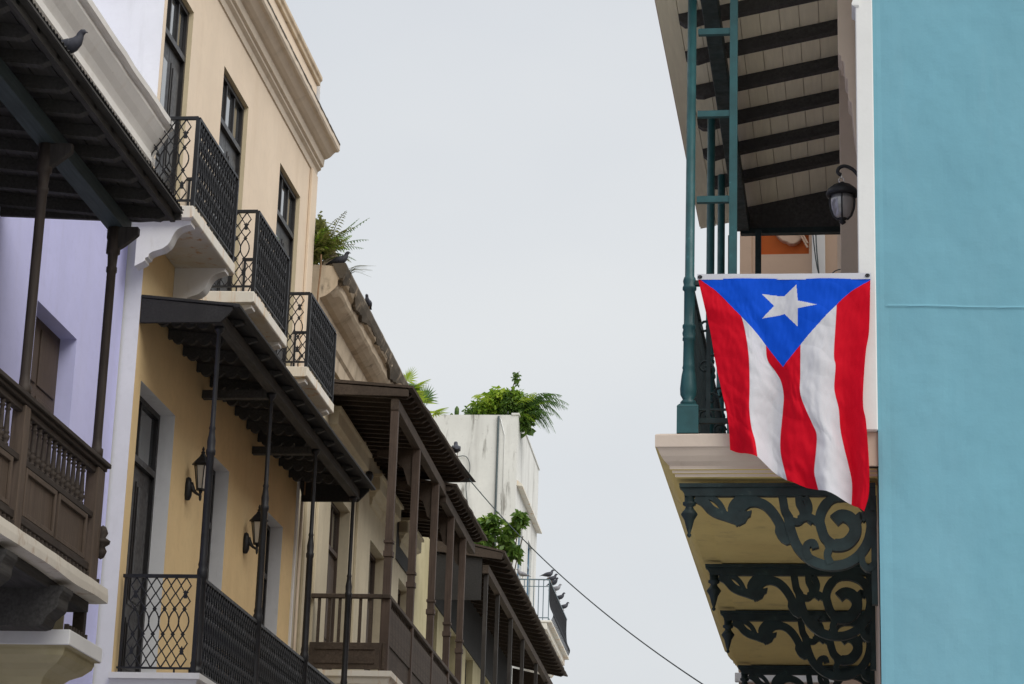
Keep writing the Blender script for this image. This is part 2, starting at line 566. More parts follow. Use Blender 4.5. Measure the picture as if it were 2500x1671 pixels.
for zz in (0,):
    raf.add([(x, y, z) for y in (-.04, .04) for (x, z) in ((-7.11, roofz(-7.11)-.015), (-5.50, roofz(-5.50)-.015), (-5.50, roofz(-5.5)-.05), (-5.62, roofz(-5.62)-.12), (-7.11, roofz(-7.11)-.13))],
            [(0, 1, 2, 3, 4), (9, 8, 7, 6, 5), (0, 5, 6, 1), (1, 6, 7, 2), (2, 7, 8, 3), (3, 8, 9, 4), (4, 9, 5, 0)])
pieces(A, 'rafter', raf, M['dkwood'], [(0, 19.38-.49*i, 0) for i in range(15)], roof)
part(A, 'beam', MB().box(-6.05, -5.89, 11.6, 19.44, 8.47, 8.60), M['teal_lit'])
part(A, 'fascia', MB().box(-5.545, -5.50, 11.6, 19.47, roofz(-5.52)-.09, roofz(-5.52)-.018), M['dkwood'], roof)
part(A, 'end_board', MB().ext([(-7.12, roofz(-7.12)-.01), (-5.45, roofz(-5.45)-.01), (-5.45, roofz(-5.45)-.055), (-5.84, roofz(-5.84)-.12), (-7.12, roofz(-7.12)-.20)], 19.45, 19.49), M['dkwood'], roof)
# balcony
BX = -5.97
sl = MB()
yy = [11.1+i*.14 for i in range(61)]
rngs = []
for y in yy[:-1]+[19.6]:
    lo = 5.19+.020*noise.noise(Vector((y*1.1, 2, 0)))
    hi = 5.315+.010*noise.noise(Vector((y*2.3, 8, 0)))
    xo = -5.875+.010*noise.noise(Vector((y*1.9, 5, 0)))
    rngs.append([(-7.1, y, lo+.02), (xo-.10, y, lo-.005), (xo, y, lo), (xo, y, (lo+hi)/2), (xo-.01, y, hi), (-7.1, y, hi)])
sl.rings(rngs)
slab = part(A, 'balcony_slab', sl, M['brokenslab'])
part(A, 'soffit', MB().box(-7.09, -6.02, 11.15, 19.52, 5.10, 5.185), M['dkwood'], slab)
bk = MB()
pb = [(-7.12, 5.12), (-5.90, 5.12), (-5.90, 5.08)]+bez((-5.91, 5.06), (-5.96, 5.02), (-5.90, 4.95), (-5.98, 4.91), 8)+bez((-6.0, 4.89), (-6.06, 4.86), (-6.0, 4.80), (-6.10, 4.79), 6)+[(-7.12, 4.79)]
bk.ext(pb, -.13, .13)
pieces(A, 'bracket', bk, M['dkwood'], [(0, y, 0) for y in (12.8, 14.2, 15.65, 17.1, 18.55)], None, .01)
part(A, 'underside_panel', MB().box(-7.11, -6.25, 18.9, 19.6, 4.87, 5.118), M['olive'])
part(A, 'end_pillar', MB().box(-6.16, -6.06, 19.55, 19.63, 4.862, 5.224), M['browny'], bevel=.005)
led = MB()
lp = [(0, 4.846), (0, 4.718), (.045, 4.714), (.045, 4.69), (.06, 4.65), (.13, 4.59), (.22, 4.55), (.28, 4.50), (.31, 4.44), (.37, 4.41), (.40, 4.408), (.40, 4.292), (.45, 4.285), (.47, 4.22), (.56, 4.14), (.67, 4.09), (.71, 4.0), (.73, 3.2)]
rngs = []
for o_, z in lp:
    m_ = min(o_, .42)
    rngs.append([(-7.13, 18.93+m_, z), (-5.98-o_, 18.93+m_, z), (-5.98-o_, 19.87-m_*.55, z), (-7.13, 19.87-m_*.55, z)])
led.rings(rngs)
led = part(A, 'pilaster_capital', led, M['olive'], bevel=.004)
def rim(x, y0, y1, z0, z1):
    return MB().rings([[(-7.12, y0, z), (x, y0, z), (x, y1, z), (-7.12, y1, z)] for z in (z0, z1)])
part(A, 'capital_band', rim(-5.972, 18.922, 19.878, 4.722, 4.850), M['slabclean'], led, .006)
part(A, 'capital_band', rim(-6.372, 19.322, 19.648, 4.296, 4.404), M['slabclean'], led, .006)
pg = MB().box(-.018, .018, -.016, .016, 0, .055)
pieces(A, 'peg', pg, M['browny'], [(BX+.03, 14.3+.105*i, 5.318) for i in range(50)], slab)
pieces(A, 'peg', pg, M['browny'], [(-6.03, 19.0+.075*i, 4.851) for i in range(8)], slab)
bal = part(A, 'balustrade', MB().box(BX-.06, BX+.06, 11.2, 19.39, 6.295, 6.33).box(BX-.085, BX+.085, 11.2, 19.42, 6.331, 6.372).box(BX-.035, BX+.035, 11.2, 19.3, 5.845, 5.90)
           .box(BX-.035, BX+.035, 11.2, 19.3, 5.392, 5.46).box(BX-.03, BX+.03, 11.2, 19.3, 6.235, 6.294), M['browny'], bevel=.006)
bp = [(.020, 0), (.020, .02), (.012, .025), (.022, .05), (.026, .075), (.015, .09), (.021, .10), (.021, .108), (.017, .12), (.014, .25), (.012, .275), (.019, .285), (.019, .292), (.012, .30), (.016, .315), (.016, .335)]
bm_ = MB()
bm_.sm = True
bm_.lathe(bp, (0, 0, 0), 10)
places = []
posts = [11.25, 13.24, 15.23, 17.22, 19.22]
for i in range(4):
    places += [(BX, posts[i]+.20+.134*k, 5.90) for k in range(12)]
places = [(a_, b_, c_, 0, (1.3, 1.3, 1)) for a_, b_, c_ in places]
pieces(A, 'baluster', bm_, M['browny'], places, bal)
for i in range(4):
    for h in range(2):
        y0 = posts[i]+.15+h*.86
        part(A, 'panel', MB().box(BX-.012, BX+.012, y0, y0+.80, 5.461, 5.844), M['brown'], bal)
        part(A, 'panel_frame', MB().box(BX+.0125, BX+.034, y0, y0+.045, 5.461, 5.844).box(BX+.0125, BX+.034, y0+.755, y0+.80, 5.461, 5.844).box(BX+.0125, BX+.034, y0+.046, y0+.754, 5.80, 5.844).box(BX+.0125, BX+.034, y0+.046, y0+.754, 5.461, 5.50), M['brown'], bal, .004)
for y in posts:
    part(A, 'balustrade_post', MB().box(BX-.055, BX+.055, y-.065, y+.065, 5.325, 6.294), M['brown'], bal, .008)
part(A, 'end_post', MB().box(BX-.05, BX+.05, 19.295, 19.375, 5.32, 6.294), M['brown'], bal, .008)
# carved drop at the far end of the balustrade
cv = MB()
cv.sm = True
cv.lathe([(.0, -.02), (.03, 0), (.05, .05), (.03, .09), (.07, .12), (.075, .14), (.03, .17), (.05, .21), (.03, .26), (.0, .28)], (BX+.05, 19.43, 5.56), 10)
part(A, 'carved_drop', cv, M['browny'], bal)
for y in posts:
    p = MB()
    p.sm = True
    p.lathe([(.058, 6.374), (.058, 6.46), (.044, 6.47), (.040, 6.55), (.040, 8.05), (.048, 8.06), (.048, 8.10), (.040, 8.11), (.046, 8.22), (.062, 8.23), (.062, 8.27), (.056, 8.47)], (BX, y, 0), 14)
    part(A, 'gallery_post', p, M['postbrown'])
    part(A, 'post_capital', MB().ext([(BX-.06, 8.469), (BX-.06, 8.37), (BX-.02, 8.25), (BX+.02, 8.25), (BX+.10, 8.30), (BX+.22, 8.40), (BX+.22, 8.469)], y-.035, y+.035), M['dkwoodz'], bevel=.006)

# ================================================================== YELLOW HOUSE
WX = -6.95
T = Bh = thing('yellow_house', 'cream and ochre three storey house with three small iron balconies above a dark canopy', 'house', FL, (WX, 27, 0))
PB = lambda a, b, d: (WX-d, a, b)
up = [(23.62, 24.72, 10.16, 13.08), (26.26, 27.60, 10.16, 13.08), (29.55, 30.90, 10.16, 13.08)]
lo = [(23.74, 25.20, 5.25, 8.36), (27.02, 27.86, 5.25, 8.36), (30.10, 31.05, 5.25, 8.36)]
w = MB()
sheet(w, PB, 23.502, 31.798, 9.96, 14.4, up, .2)
part(Bh, 'upper_wall', w, M['cream'])
for o in up:
    w = MB()
    reveal(w, PB, o, .15)
    part(Bh, 'door_reveal', w, M['revealmat'])
w = MB()
sheet(w, PB, 23.502, 31.798, 0, 9.96, lo, .25)
part(Bh, 'lower_wall', w, M['ochre'])
for o in lo:
    w = MB()
    reveal(w, PB, o, .27)
    part(Bh, 'door_reveal', w, M['white'])
w = MB()
w.add([(WX, 23.5, 0), (-18, 23.5, 0), (-18, 23.5, 15.2), (WX, 23.5, 15.2)], [(0, 1, 2, 3)])
w.add([(WX, 31.8, 0), (-18, 31.8, 0), (-18, 31.8, 15.2), (WX, 31.8, 15.2)], [(3, 2, 1, 0)])
w.add([(-18, 23.5, 0), (-18, 31.8, 0), (-18, 31.8, 15.2), (-18, 23.5, 15.2)], [(3, 2, 1, 0)])
w.add([(WX, 23.5, 14.4), (WX, 31.8, 14.4), (-18, 31.8, 14.4), (-18, 23.5, 14.4)], [(0, 1, 2, 3)])
part(Bh, 'side_wall', w, M['white'])
part(Bh, 'corner_pilaster', MB().box(WX+.002, WX+.045, 31.42, 31.79, 9.96, 13.72), M['cream'], bevel=.008)
part(Bh, 'corner_strip', MB().box(WX-.1, WX+.03, 31.792, 31.86, 5, 13.72), M['white'], bevel=.006)
# cornice and parapet
cp_ = [(-7.1, 13.72), (-6.93, 13.72), (-6.915, 13.80), (-6.87, 13.83), (-6.87, 13.865), (-6.835, 13.88), (-6.825, 13.99), (-6.79, 14.0), (-6.74, 14.03), (-6.69, 14.085), (-6.675, 14.10), (-6.63, 14.105), (-6.61, 14.13), (-6.61, 14.205), (-6.64, 14.22), (-7.1, 14.30)]
c = MB()
rngs = []
for i in range(68):
    y = 23.4+i*.1255
    rngs.append([(x+(.006*noise.noise(Vector((y*4, z*9, 0))) if z > 14.1 else 0), y, z+(.010*noise.noise(Vector((y*3.3, x*5, 2))) if z > 14.1 else 0)) for x, z in cp_])
c.rings(rngs)
part(Bh, 'cornice', c, M['cornice'])
part(Bh, 'cornice_flashing', MB().rings([[(-6.66, 23.4+i*.12, 14.218), (-6.603+.012*noise.noise(Vector((i*.9, 0, 0))), 23.4+i*.12, 14.205+.012*noise.noise(Vector((i*.7, 3, 0)))), (-6.603, 23.4+i*.12, 14.228+.015*noise.noise(Vector((i*.8, 7, 0)))), (-6.66, 23.4+i*.12, 14.245)] for i in range(71)]), M['mould'])
part(Bh, 'parapet', MB().box(-7.25, -6.97, 23.45, 31.66, 14.301, 15.10), M['cream'], bevel=.01)
part(Bh, 'parapet_coping', MB().ext([(-7.29, 15.102), (-6.93, 15.102), (-6.93, 15.16), (-6.90, 15.18), (-6.90, 15.24), (-7.29, 15.26)], 23.4, 31.70), M['weather'], bevel=.008)

def double_door(T, PF, o, depth, mat, transom=None, panes=3, framew=.06, leafs=2, light=None):
    """frame with two panelled leaves and a glazed transom, set back in its opening"""
    y0, y1, z0, z1 = o
    def bx(mb, a0, a1, b0, b1, d0, d1):
        p, q = PF(a0, b0, d0), PF(a1, b1, d1)
        return mb.box(min(p[0], q[0]), max(p[0], q[0]), min(p[1], q[1]), max(p[1], q[1]), b0, b1)
    f = MB()
    bx(f, y0+.002, y0+framew, z0+.002, z1-.002, depth-.09, depth-.004)
    bx(f, y1-framew, y1-.002, z0+.002, z1-.002, depth-.09, depth-.004)
    bx(f, y0+framew, y1-framew, z1-framew, z1-.002, depth-.09, depth-.004)
    zt = transom or z1-framew
    if transom:
        bx(f, y0+framew, y1-framew, zt, zt+.07, depth-.10, depth-.004)
        for k in range(1, panes):
            a = y0+framew+(y1-y0-2*framew)*k/panes
            bx(f, a-.016, a+.016, zt+.07, z1-framew, depth-.08, depth-.004)
    fr = part(T, 'door', f, mat)
    if transom:
        for k in range(panes):
            a0 = y0+framew+(y1-y0-2*framew)*k/panes+.018
            a1 = y0+framew+(y1-y0-2*framew)*(k+1)/panes-.018
            part(T, 'pane', bx(MB(), a0, a1, zt+.073, z1-framew-.003, depth-.05, depth-.042), M['glass'], fr)
    for k in range(leafs):
        a0 = y0+framew+(y1-y0-2*framew)*k/leafs+.004
        a1 = y0+framew+(y1-y0-2*framew)*(k+1)/leafs-.004
        part(T, 'leaf', bx(MB(), a0, a1, z0+.01, zt-.004, depth-.05, depth-.01), mat, fr)
        h = zt-z0
        for (c0, c1) in ((.05, .30), (.36, .93)):
            q = MB()
            bx(q, a0+.09, a1-.09, z0+h*c0, z0+h*c1, depth-.062, depth-.0505)
            bx(q, a0+.13, a1-.13, z0+h*c0+.05, z0+h*c1-.05, depth-.075, depth-.0625)
            part(T, 'panel', q, mat, fr, .008)
        if light and k == 0:
            part(T, 'pane', bx(MB(), a0+.16, a1-.16, z0+h*.45, z0+h*.88, depth-.082, depth-.0755), M['glass'], fr)
for o in up:
    double_door(Bh, PB, o, .145, M['door'], transom=12.42, panes=3, light=True)
for o in lo:
    double_door(Bh, PB, o, .26, M['door'], transom=7.62, panes=2)

# scrollwork of the iron railings: one strand pair, centred on x=0, hanging from z=0 to z=-H
def strand_mesh(H, s, r=.0088):
    mb = MB()
    tz = [0, .0875, .175, .2625, .338]
    for sg in (1, -1):
        pts = [(0, 0), (sg*.5*s, tz[1]), (0, tz[2]), (sg*.5*s, tz[3]), (0, tz[4])]
        pts += [(sg*s*.5*sin(pi*q)**.8, .362+(.618-.362)*q) for q in (0.02, .14, .32, .5, .68, .86, .98)]
        pts += [(0, .648), (sg*.5*s, .735), (0, .822), (sg*.5*s, .91), (0, 1)]
        mb.tube([(sg*.0015+x, sg*.002, -z*H) for x, z in pts], r, 4)
    for t in (.35, .633):
        mb.tube([(-.018, 0, -t*H), (0, 0, -t*H-.02), (.018, 0, -t*H), (0, 0, -t*H+.02), (-.018, 0, -t*H)], r*.9, 4)
    return mb
def star_mesh(rad=.034):
    mb = MB()
    prof = []
    for k in range(10):
        t = pi/2+k*pi/5
        q = rad if k % 2 == 0 else rad*.45
        prof.append((q*cos(t), q*sin(t)))
    mb.ext(prof, -.012, .012)
    mb.box(-.016, .016, -.011, .011, -.055, -.02)
    return mb
S0 = .105
strand_cache = {}
def railing(T, x_wall, x_front, y0, y1, z0, z1, name='railing'):
    """three sided iron railing round a balcony on a left-hand facade"""
    zt, zb = z1-.035, z0+.085
    H = zt-zb
    R_ = bpy.data.objects.new(name, None)
    COL.objects.link(R_)
    R_.parent = T
    for (a0, a1, b0, b1) in ((x_wall, x_front, y0-.018, y0+.018), (x_wall, x_front, y1-.018, y1+.018), (x_front-.018, x_front+.018, y0+.0185, y1-.0185)):
        part(T, 'top_rail', MB().box(a0, a1, b0, b1, zt, z1), M['iron'], R_)
        part(T, 'bottom_rail', MB().box(a0, a1, b0+.004, b1-.004, zb-.02, zb) if a1-a0 > .1 else MB().box(a0+.004, a1-.004, b0, b1, zb-.02, zb), M['iron'], R_)
    cp2 = MB().box(-.022, .022, -.022, .022, z0, zt-.001)
    pieces(T, 'corner_post', cp2, M['iron'], [(x_front, y0, 0), (x_front, y1, 0), (x_wall+.03, y0, 0, 0, (.6, .6, 1)), (x_wall+.03, y1, 0, 0, (.6, .6, 1))], R_)
    sm = strand_mesh(H, S0)
    pl = []
    n = int((y1-y0-.12)/S0)
    st = (y1-y0-n*S0)/2
    pl += [(x_front, y0+st+S0*(k+.5), zt, pi/2, (1.0, 1.6, 1.0)) for k in range(n)]
    m = int((x_front-x_wall-.10)/S0)
    sx = .055+(x_front-x_wall-.10-m*S0)/2
    for y in (y0, y1):
        pl += [(x_wall+sx+S0*(k+.5), y, zt, 0) for k in range(m)]
    pieces(T, 'scroll_strand', sm, M['iron'], pl, R_)
    sp = []
    for t in (.17, .80):
        sp += [(x_wall+sx+S0*.5, y0, zt-t*H, 0), (x_wall+sx+S0*(m-.5), y0, zt-t*H, 0)]
        for k in range(2, n, 4):
            sp += [(x_front, y0+st+S0*(k+.5), zt-t*H, pi/2)]
    pieces(T, 'rosette', star_mesh(), M['iron'], sp, R_)
    ft = MB().box(-.008, .008, -.008, .008, z0-.02, zb-.02)
    pieces(T, 'foot', ft, M['iron'], [(x_front, y0+.25+(y1-y0-.5)*k/3, 0) for k in range(4)]+[(x_front-.2, y0, 0)], R_)
    return R_

XF = -6.35
for (y0, y1) in ((23.12, 24.95), (26.05, 27.82), (29.22, 30.97)):
    sl = MB().ext([(WX+.002, 9.95), (XF+.0, 9.95), (XF+.02, 9.965), (XF+.02, 10.085), (WX+.002, 10.095)], y0-.06, y1+.06)
    slab = part(Bh, 'balcony_slab', sl, M['slab'], bevel=.006)
    railing(Bh, WX+.003, XF-.01, y0, y1, 10.09, 11.12)
    # scrolled masonry consoles carrying the slab
    pc = [(WX+.002, 9.949), (XF-.02, 9.949), (XF-.02, 9.91), (XF-.06, 9.90)]
    pc += bez((XF-.09, 9.89), (XF-.22, 9.86), (XF-.20, 9.74), (XF-.26, 9.68), 8)
    pc += bez((XF-.28, 9.665), (XF-.32, 9.62), (XF-.40, 9.63), (XF-.45, 9.585), 6)
    pc += [(XF-.46, 9.55), (XF-.49, 9.54), (XF-.49, 9.51), (XF-.52, 9.49), (WX+.002, 9.45)]
    c = MB().ext(pc, -.085, .085)
    c2 = MB()
    pieces(Bh, 'console', c, M['slabclean'], [(0, y0+.12, 0), (0, y1-.14, 0)], slab, .01)
# canopy over the lower gallery
CXo = -5.87
cz = lambda x: 9.10+.10*(CXo-x)
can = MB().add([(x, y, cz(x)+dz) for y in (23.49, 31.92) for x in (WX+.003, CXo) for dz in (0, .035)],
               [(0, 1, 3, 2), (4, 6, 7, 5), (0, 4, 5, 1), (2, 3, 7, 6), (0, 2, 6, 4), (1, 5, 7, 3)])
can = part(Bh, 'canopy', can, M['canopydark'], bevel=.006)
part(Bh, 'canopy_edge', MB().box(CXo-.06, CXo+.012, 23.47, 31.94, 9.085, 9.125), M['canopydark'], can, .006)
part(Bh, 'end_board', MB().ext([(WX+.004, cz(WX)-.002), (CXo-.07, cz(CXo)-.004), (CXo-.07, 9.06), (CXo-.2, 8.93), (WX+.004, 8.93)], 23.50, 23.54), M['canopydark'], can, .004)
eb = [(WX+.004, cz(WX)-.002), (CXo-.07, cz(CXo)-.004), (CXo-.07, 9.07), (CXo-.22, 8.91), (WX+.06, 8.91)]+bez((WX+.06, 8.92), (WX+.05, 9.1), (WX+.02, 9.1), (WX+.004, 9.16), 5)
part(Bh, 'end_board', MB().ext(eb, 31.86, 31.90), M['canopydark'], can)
part(Bh, 'beam', MB().box(-6.18, -6.06, 23.56, 31.84, 8.935, 9.065), M['dkwood'], can, .006)
rf = MB()
rp_ = [(WX+.004, cz(WX)-.002), (CXo-.065, cz(CXo)-.004), (CXo-.065, cz(CXo)-.03), (CXo-.16, 9.04), (-6.05, 9.068), (-6.30, 9.08)]
for k in range(4):
    x1 = -6.32-.15*k
    rp_ += bez((x1, 9.06+.012*k), (x1-.02, 8.99+.012*k), (x1-.12, 8.99+.012*k), (x1-.13, 9.07+.012*k), 5)
rp_ += [(WX+.004, 9.10)]
rf.ext(rp_, -.03, .03)
PY = [23.70, 26.34, 29.02, 31.70]
pieces(Bh, 'rafter', rf, M['dkwood'], [(0, 24.02+.655*i, 0) for i in range(12)], can)
tie = MB().box(WX+.004, -6.17, -.055, .055, 8.87, 8.965)
pieces(Bh, 'tie_beam', tie, M['dkwood'], [(0, y, 0) for y in PY[1:3]], can)
# long lower balcony
LX = -6.125
sl = MB()
off_ = [(0, 5.19), (0, 5.13), (.03, 5.12), (.05, 5.06), (.13, 5.0), (.15, 4.93), (.30, 4.90)]
rngs = [[(WX+.002, 23.40+o_, z), (LX+.12-o_, 23.40+o_, z), (LX+.12-o_, 31.85-o_, z), (WX+.002, 31.85-o_, z)] for o_, z in off_]
sl.rings(rngs)
part(Bh, 'balcony_slab', sl, M['slabclean'])
railing(Bh, WX+.02, LX, 23.60, 31.70, 5.19, 6.235)
post = MB()
post.sm = True
post.lathe([(.075, 5.192), (.075, 5.27), (.062, 5.28), (.055, 5.31), (.062, 5.33), (.052, 5.36), (.047, 6.20), (.056, 6.22), (.056, 6.30), (.044, 6.33), (.050, 6.36), (.042, 6.40), (.040, 7.52), (.050, 7.54), (.052, 7.58),
            (.042, 7.60), (.046, 7.68), (.036, 7.74), (.030, 7.80), (.036, 7.82), (.027, 7.85), (.024, 8.86), (.05, 8.89), (.055, 8.934)], (0, 0, 0), 14)
pieces(Bh, 'gallery_post', post, M['iron'], [(LX, y, 0) for y in PY])
# downpipe at the far corner
pp = MB()
pp.sm = True
pp.tube([(WX+.06, 31.92, 9.0), (WX+.06, 31.92, 5)], .022, 8)
part(Bh, 'downpipe', pp, M['cream'])

# wall lanterns under the canopy
def wall_lantern(y, label):
    T = thing('wall_lantern', label, 'lantern', FL, (WX, y, 7.5), 'black carriage lanterns on the ochre wall')
    b = MB()
    b.sm = True
    b.lathe([(.0, 7.54), (.03, 7.55), (.05, 7.60), (.052, 7.67), (.05, 7.73), (.03, 7.80), (.0, 7.82)], (WX+.025, y, 0), 12)
    part(T, 'back_plate', b, M['iron'])
    a = MB()
    a.sm = True
    a.tube(bez((WX+.05, y, 7.740), (WX+.10, y, 7.620), (WX+.14, y, 7.620), (WX+.175, y, 7.600), 9), [.036, .032, .028, .024, .02, .018, .016, .016, .016, .016], 8)
    a.lathe([(.0, 7.530), (.014, 7.550), (.018, 7.590), (.012, 7.620), (.022, 7.640), (.022, 7.660)], (WX+.175, y, 0), 10)
    part(T, 'arm', a, M['iron'])
    cx = WX+.175
    gl = MB().lathe([(.045, 7.675), (.085, 7.940)], (cx, y, 0), 6)
    part(T, 'glass', gl, M['palelamp'])
    fr = MB()
    for k in range(6):
        t = 2*pi*k/6
        fr.tube([(cx+.048*cos(t), y+.048*sin(t), 7.670), (cx+.089*cos(t), y+.089*sin(t), 7.945)], .007, 4)
    fr.lathe([(.055, 7.660), (.055, 7.678)], (cx, y, 0), 6)
    fr.lathe([(.095, 7.940), (.098, 7.958)], (cx, y, 0), 6)
    part(T, 'frame', fr, M['iron'])
    cpm = MB().lathe([(.125, 7.960), (.12, 7.975), (.075, 8.025), (.035, 8.065), (.03, 8.080), (.02, 8.090), (.026, 8.105), (.012, 8.125), (.018, 8.145), (.004, 8.175)], (cx, y, 0), 6)
    part(T, 'cap', cpm, M['iron'])
wall_lantern(25.88, 'black carriage lantern on the ochre wall beside the nearest canopy post')
wall_lantern(28.86, 'black carriage lantern on the ochre wall beside the second canopy post')

# ================================================================== WEATHERED HOUSE (far-left frame: x outwards from the facade, y along the street)
T = Ch = thing('weathered_house', 'weathered beige house with a mouldering crown cornice and a brown timber gallery', 'house', FF, (0, 5, 0))
PC = lambda a, b, d: (0-d, a, b)
ops = [(2.55, 4.24, 6.76, 9.72), (6.30, 7.90, 6.76, 9.72), (9.55, 10.9, 6.76, 9.72)]
w = MB()
sheet(w, PC, .0, 11.2, 0, 12.36, ops, .2)
for o in ops:
    reveal(w, PC, o, .28)
w.add([(0, 0, 0), (-12, 0, 0), (-12, 0, 12.36), (0, 0, 12.36)], [(0, 1, 2, 3)])
w.add([(0, 0, 12.36), (0, 11.2, 12.36), (-12, 11.2, 12.36), (-12, 0, 12.36)], [(0, 1, 2, 3)])
w.add([(0, 11.2, 0), (-12, 11.2, 0), (-12, 11.2, 12.36), (0, 11.2, 12.36)], [(0, 1, 2, 3)])
part(Ch, 'wall', w, M['weatherwall'])
for o in ops:
    double_door(Ch, PC, o, .25, M['browndoor'], transom=8.95, panes=3)
cp_ = [(-.1, 11.40), (.05, 11.40), (.06, 11.62), (.10, 11.66), (.12, 11.80), (.14, 11.92), (.22, 11.95), (.29, 12.0), (.36, 12.06), (.39, 12.10), (.40, 12.19), (.455, 12.21), (.485, 12.25), (.50, 12.30), (.505, 12.35), (.30, 12.40), (-.1, 12.43)]
c = MB()
rngs = []
for i in range(90):
    y = .02+i*.1255
    rr = []
    for x, z in cp_:
        k = .012 if z > 12.05 else .003
        rr.append((x+k*noise.noise(Vector((y*2.4, z*8, 1)))-(max(0, noise.noise(Vector((y*2.6, 3, 9))))*.03 if 12.05 < z < 12.3 else 0), y, z+k*noise.noise(Vector((y*2.9, x*9, 4)))))
    rngs.append(rr)
c.rings(rngs)
part(Ch, 'cornice', c, M['weather'])
cc = []
for i in range(150):
    y = i*.0752
    e_ = noise.noise(Vector((y*.9, 5, 1)))+.6*noise.noise(Vector((y*2.7, 8, 3)))+.3*noise.noise(Vector((y*7, 1, 3)))
    lo_ = 12.20-.10*e_
    def cx_(z):
        return (.407+.095*(z-12.10)/.2 if z > 12.10 else .37+.3*(z-12.06)) if z < 12.30 else .508
    cc.append([(.30, y, 12.43), (cx_(lo_)-.03, y, lo_), (cx_(lo_)+.012, y, lo_+.01), (cx_(12.26)+.016+.012*noise.noise(Vector((y*5, 0, 0))), y, 12.27), (.53+.012*noise.noise(Vector((y*3, 4, 0))), y, 12.36), (.50, y, 12.44+.015*noise.noise(Vector((y*2.7, 2, 2))))])
part(Ch, 'cornice_crust', MB().rings(cc), M['blackmould'])
part(Ch, 'string_course', MB().ext([(.0, 11.12), (.035, 11.12), (.06, 11.16), (.06, 11.20), (.0, 11.22)], .05, 11.15), M['blackmould'])
st = MB()
st.rings([[(x0, .22+(z-12.38)*.2, z), (x1, .22+(z-12.38)*.2, z), (x1, y1, z), (x0, y1, z)] for (x0, x1, y1, z) in ((.06, .44, .8, 12.38), (.08, .40, .75, 12.46), (.13, .32, .6, 12.64), (.18, .24, .45, 12.80))])
part(Ch, 'parapet_stub', st, M['weather'], bevel=.02)
pp = MB()
pp.sm = True
pp.tube([(.14, -.04, 12.55), (.15, -.05, 12.4), (.13, -.05, 12.0), (.11, -.05, 11.3), (.1, -.05, 9)], .012, 8)
part(Ch, 'downpipe', pp, M['rust'])
for (y0, y1, z1) in ((1.75, 4.75, 10.78), (5.85, 8.35, 10.74), (9.1, 11.0, 10.72)):
    hd = MB()
    off_ = [(0, z1-.50), (.035, z1-.48), (.05, z1-.42), (.05, z1-.37), (.09, z1-.35), (.12, z1-.30), (.18, z1-.26), (.18, z1-.06), (.22, z1-.05), (.22, z1)]
    hd.rings([[(.002, y0+.22-o_, z), (o_+.004, y0+.22-o_, z), (o_+.004, y1-.22+o_, z), (.002, y1-.22+o_, z)] for o_, z in off_])
    part(Ch, 'door_head', hd, M['weatherwall'])
for (y0, y1) in ((.5, .72), (1.35, 1.75), (4.75, 5.1), (8.45, 8.75)):
    pm = MB().box(.002, .05, y0, y1, 6.8, 10.9).box(.003, .075, y0-.03, y1+.03, 10.901, 11.05)
    part(Ch, 'pilaster', pm, M['weatherwall'], bevel=.008)
# gallery roof of planks and rafters; the eave line drifts out and up along the street
def eave(y, y0, x0, z0, y1, x1, z1):
    t = (y-y0)/(y1-y0)
    return x0+(x1-x0)*t, z0+(z1-z0)*t
def gallery_roof(T, y0, x0, z0, y1, x1, z1, rise, mat, rgh=.02, name='gallery_roof', raf=.31, xb=None):
    s = MB()
    rngs = []
    n = max(2, int((y1-y0)/.16))
    for i in range(n+1):
        y = y0+(y1-y0)*i/n
        xe, ze = eave(y, y0, x0, z0, y1, x1, z1)
        xe += rgh*noise.noise(Vector((y*2.3, 1, 0)))
        q = rgh*noise.noise(Vector((y*1.9, 6, 0)))
        rngs.append([(.003, y, ze+rise-.01), (xe, y, ze+q*.6-.012), (xe+.01, y, ze+q+.022), (.003, y, ze+rise+.04)])
    s.rings(rngs)
    R_ = part(T, name, s, mat)
    k = int((y1-y0-.1)/raf)
    for i in range(k+1):
        y = y0+.06+raf*i
        xe, ze = eave(y, y0, x0, z0, y1, x1, z1)
        sl_ = rise/xe
        zz = lambda x: ze+(xe-x)*sl_
        rfm = MB().ext([(.005, zz(0)-.02), (xe-.07, zz(xe-.07)-.022), (xe-.07, zz(xe-.07)-.05), (xe-.14, zz(xe-.14)-.10), (.005, zz(0)-.12)], y-.03, y+.03)
        part(T, 'rafter', rfm, mat, R_)
    return R_
R1 = gallery_roof(Ch, 1.25, 1.36, 10.93, 7.6, 1.45, 11.10, .10, M['galwood'])
part(Ch, 'tin_flap', MB().rings([[(.9, y, 11.07+.02*(y-6)), (1.46+.04*(y-6.6), y, 11.055+.035*(y-6)), (1.46+.04*(y-6.6), y, 11.06+.035*(y-6)), (.9, y, 11.075+.02*(y-6))] for y in (6.4, 7.0, 7.6, 8.05)]), M['tin'], R1)
part(Ch, 'fascia', MB().ext([(.03, 10.83), (1.30, 10.80), (1.30, 10.90), (.03, 11.0)], 1.255, 1.30), M['galwood'], R1)
R2 = gallery_roof(Ch, 6.75, 1.35, 10.76, 11.4, 1.36, 10.80, .15, M['galwood'])
for (y0, y1, z) in ((1.3, 6.9, 10.60), (6.9, 11.2, 10.50)):
    part(Ch, 'beam', MB().box(1.04, 1.16, y0, y1-.002, z, z+.17), M['galwood'], R1, .006)
gp = MB().box(-.055, .055, -.055, .055, 7.845, 10.598)
gp.box(-.07, .07, -.07, .07, 8.42, 8.50).box(-.07, .07, -.07, .07, 8.62, 8.66)
gp.ext([(-.0551, 10.59), (-.0551, 10.35), (.056, 10.35), (.056, 10.59)], -.052, .052)
pieces(Ch, 'gallery_post', gp, M['greybrown'], [(1.1, y, 0) for y in (1.37, 3.70, 6.0, 8.1, 9.85)], None, .006)
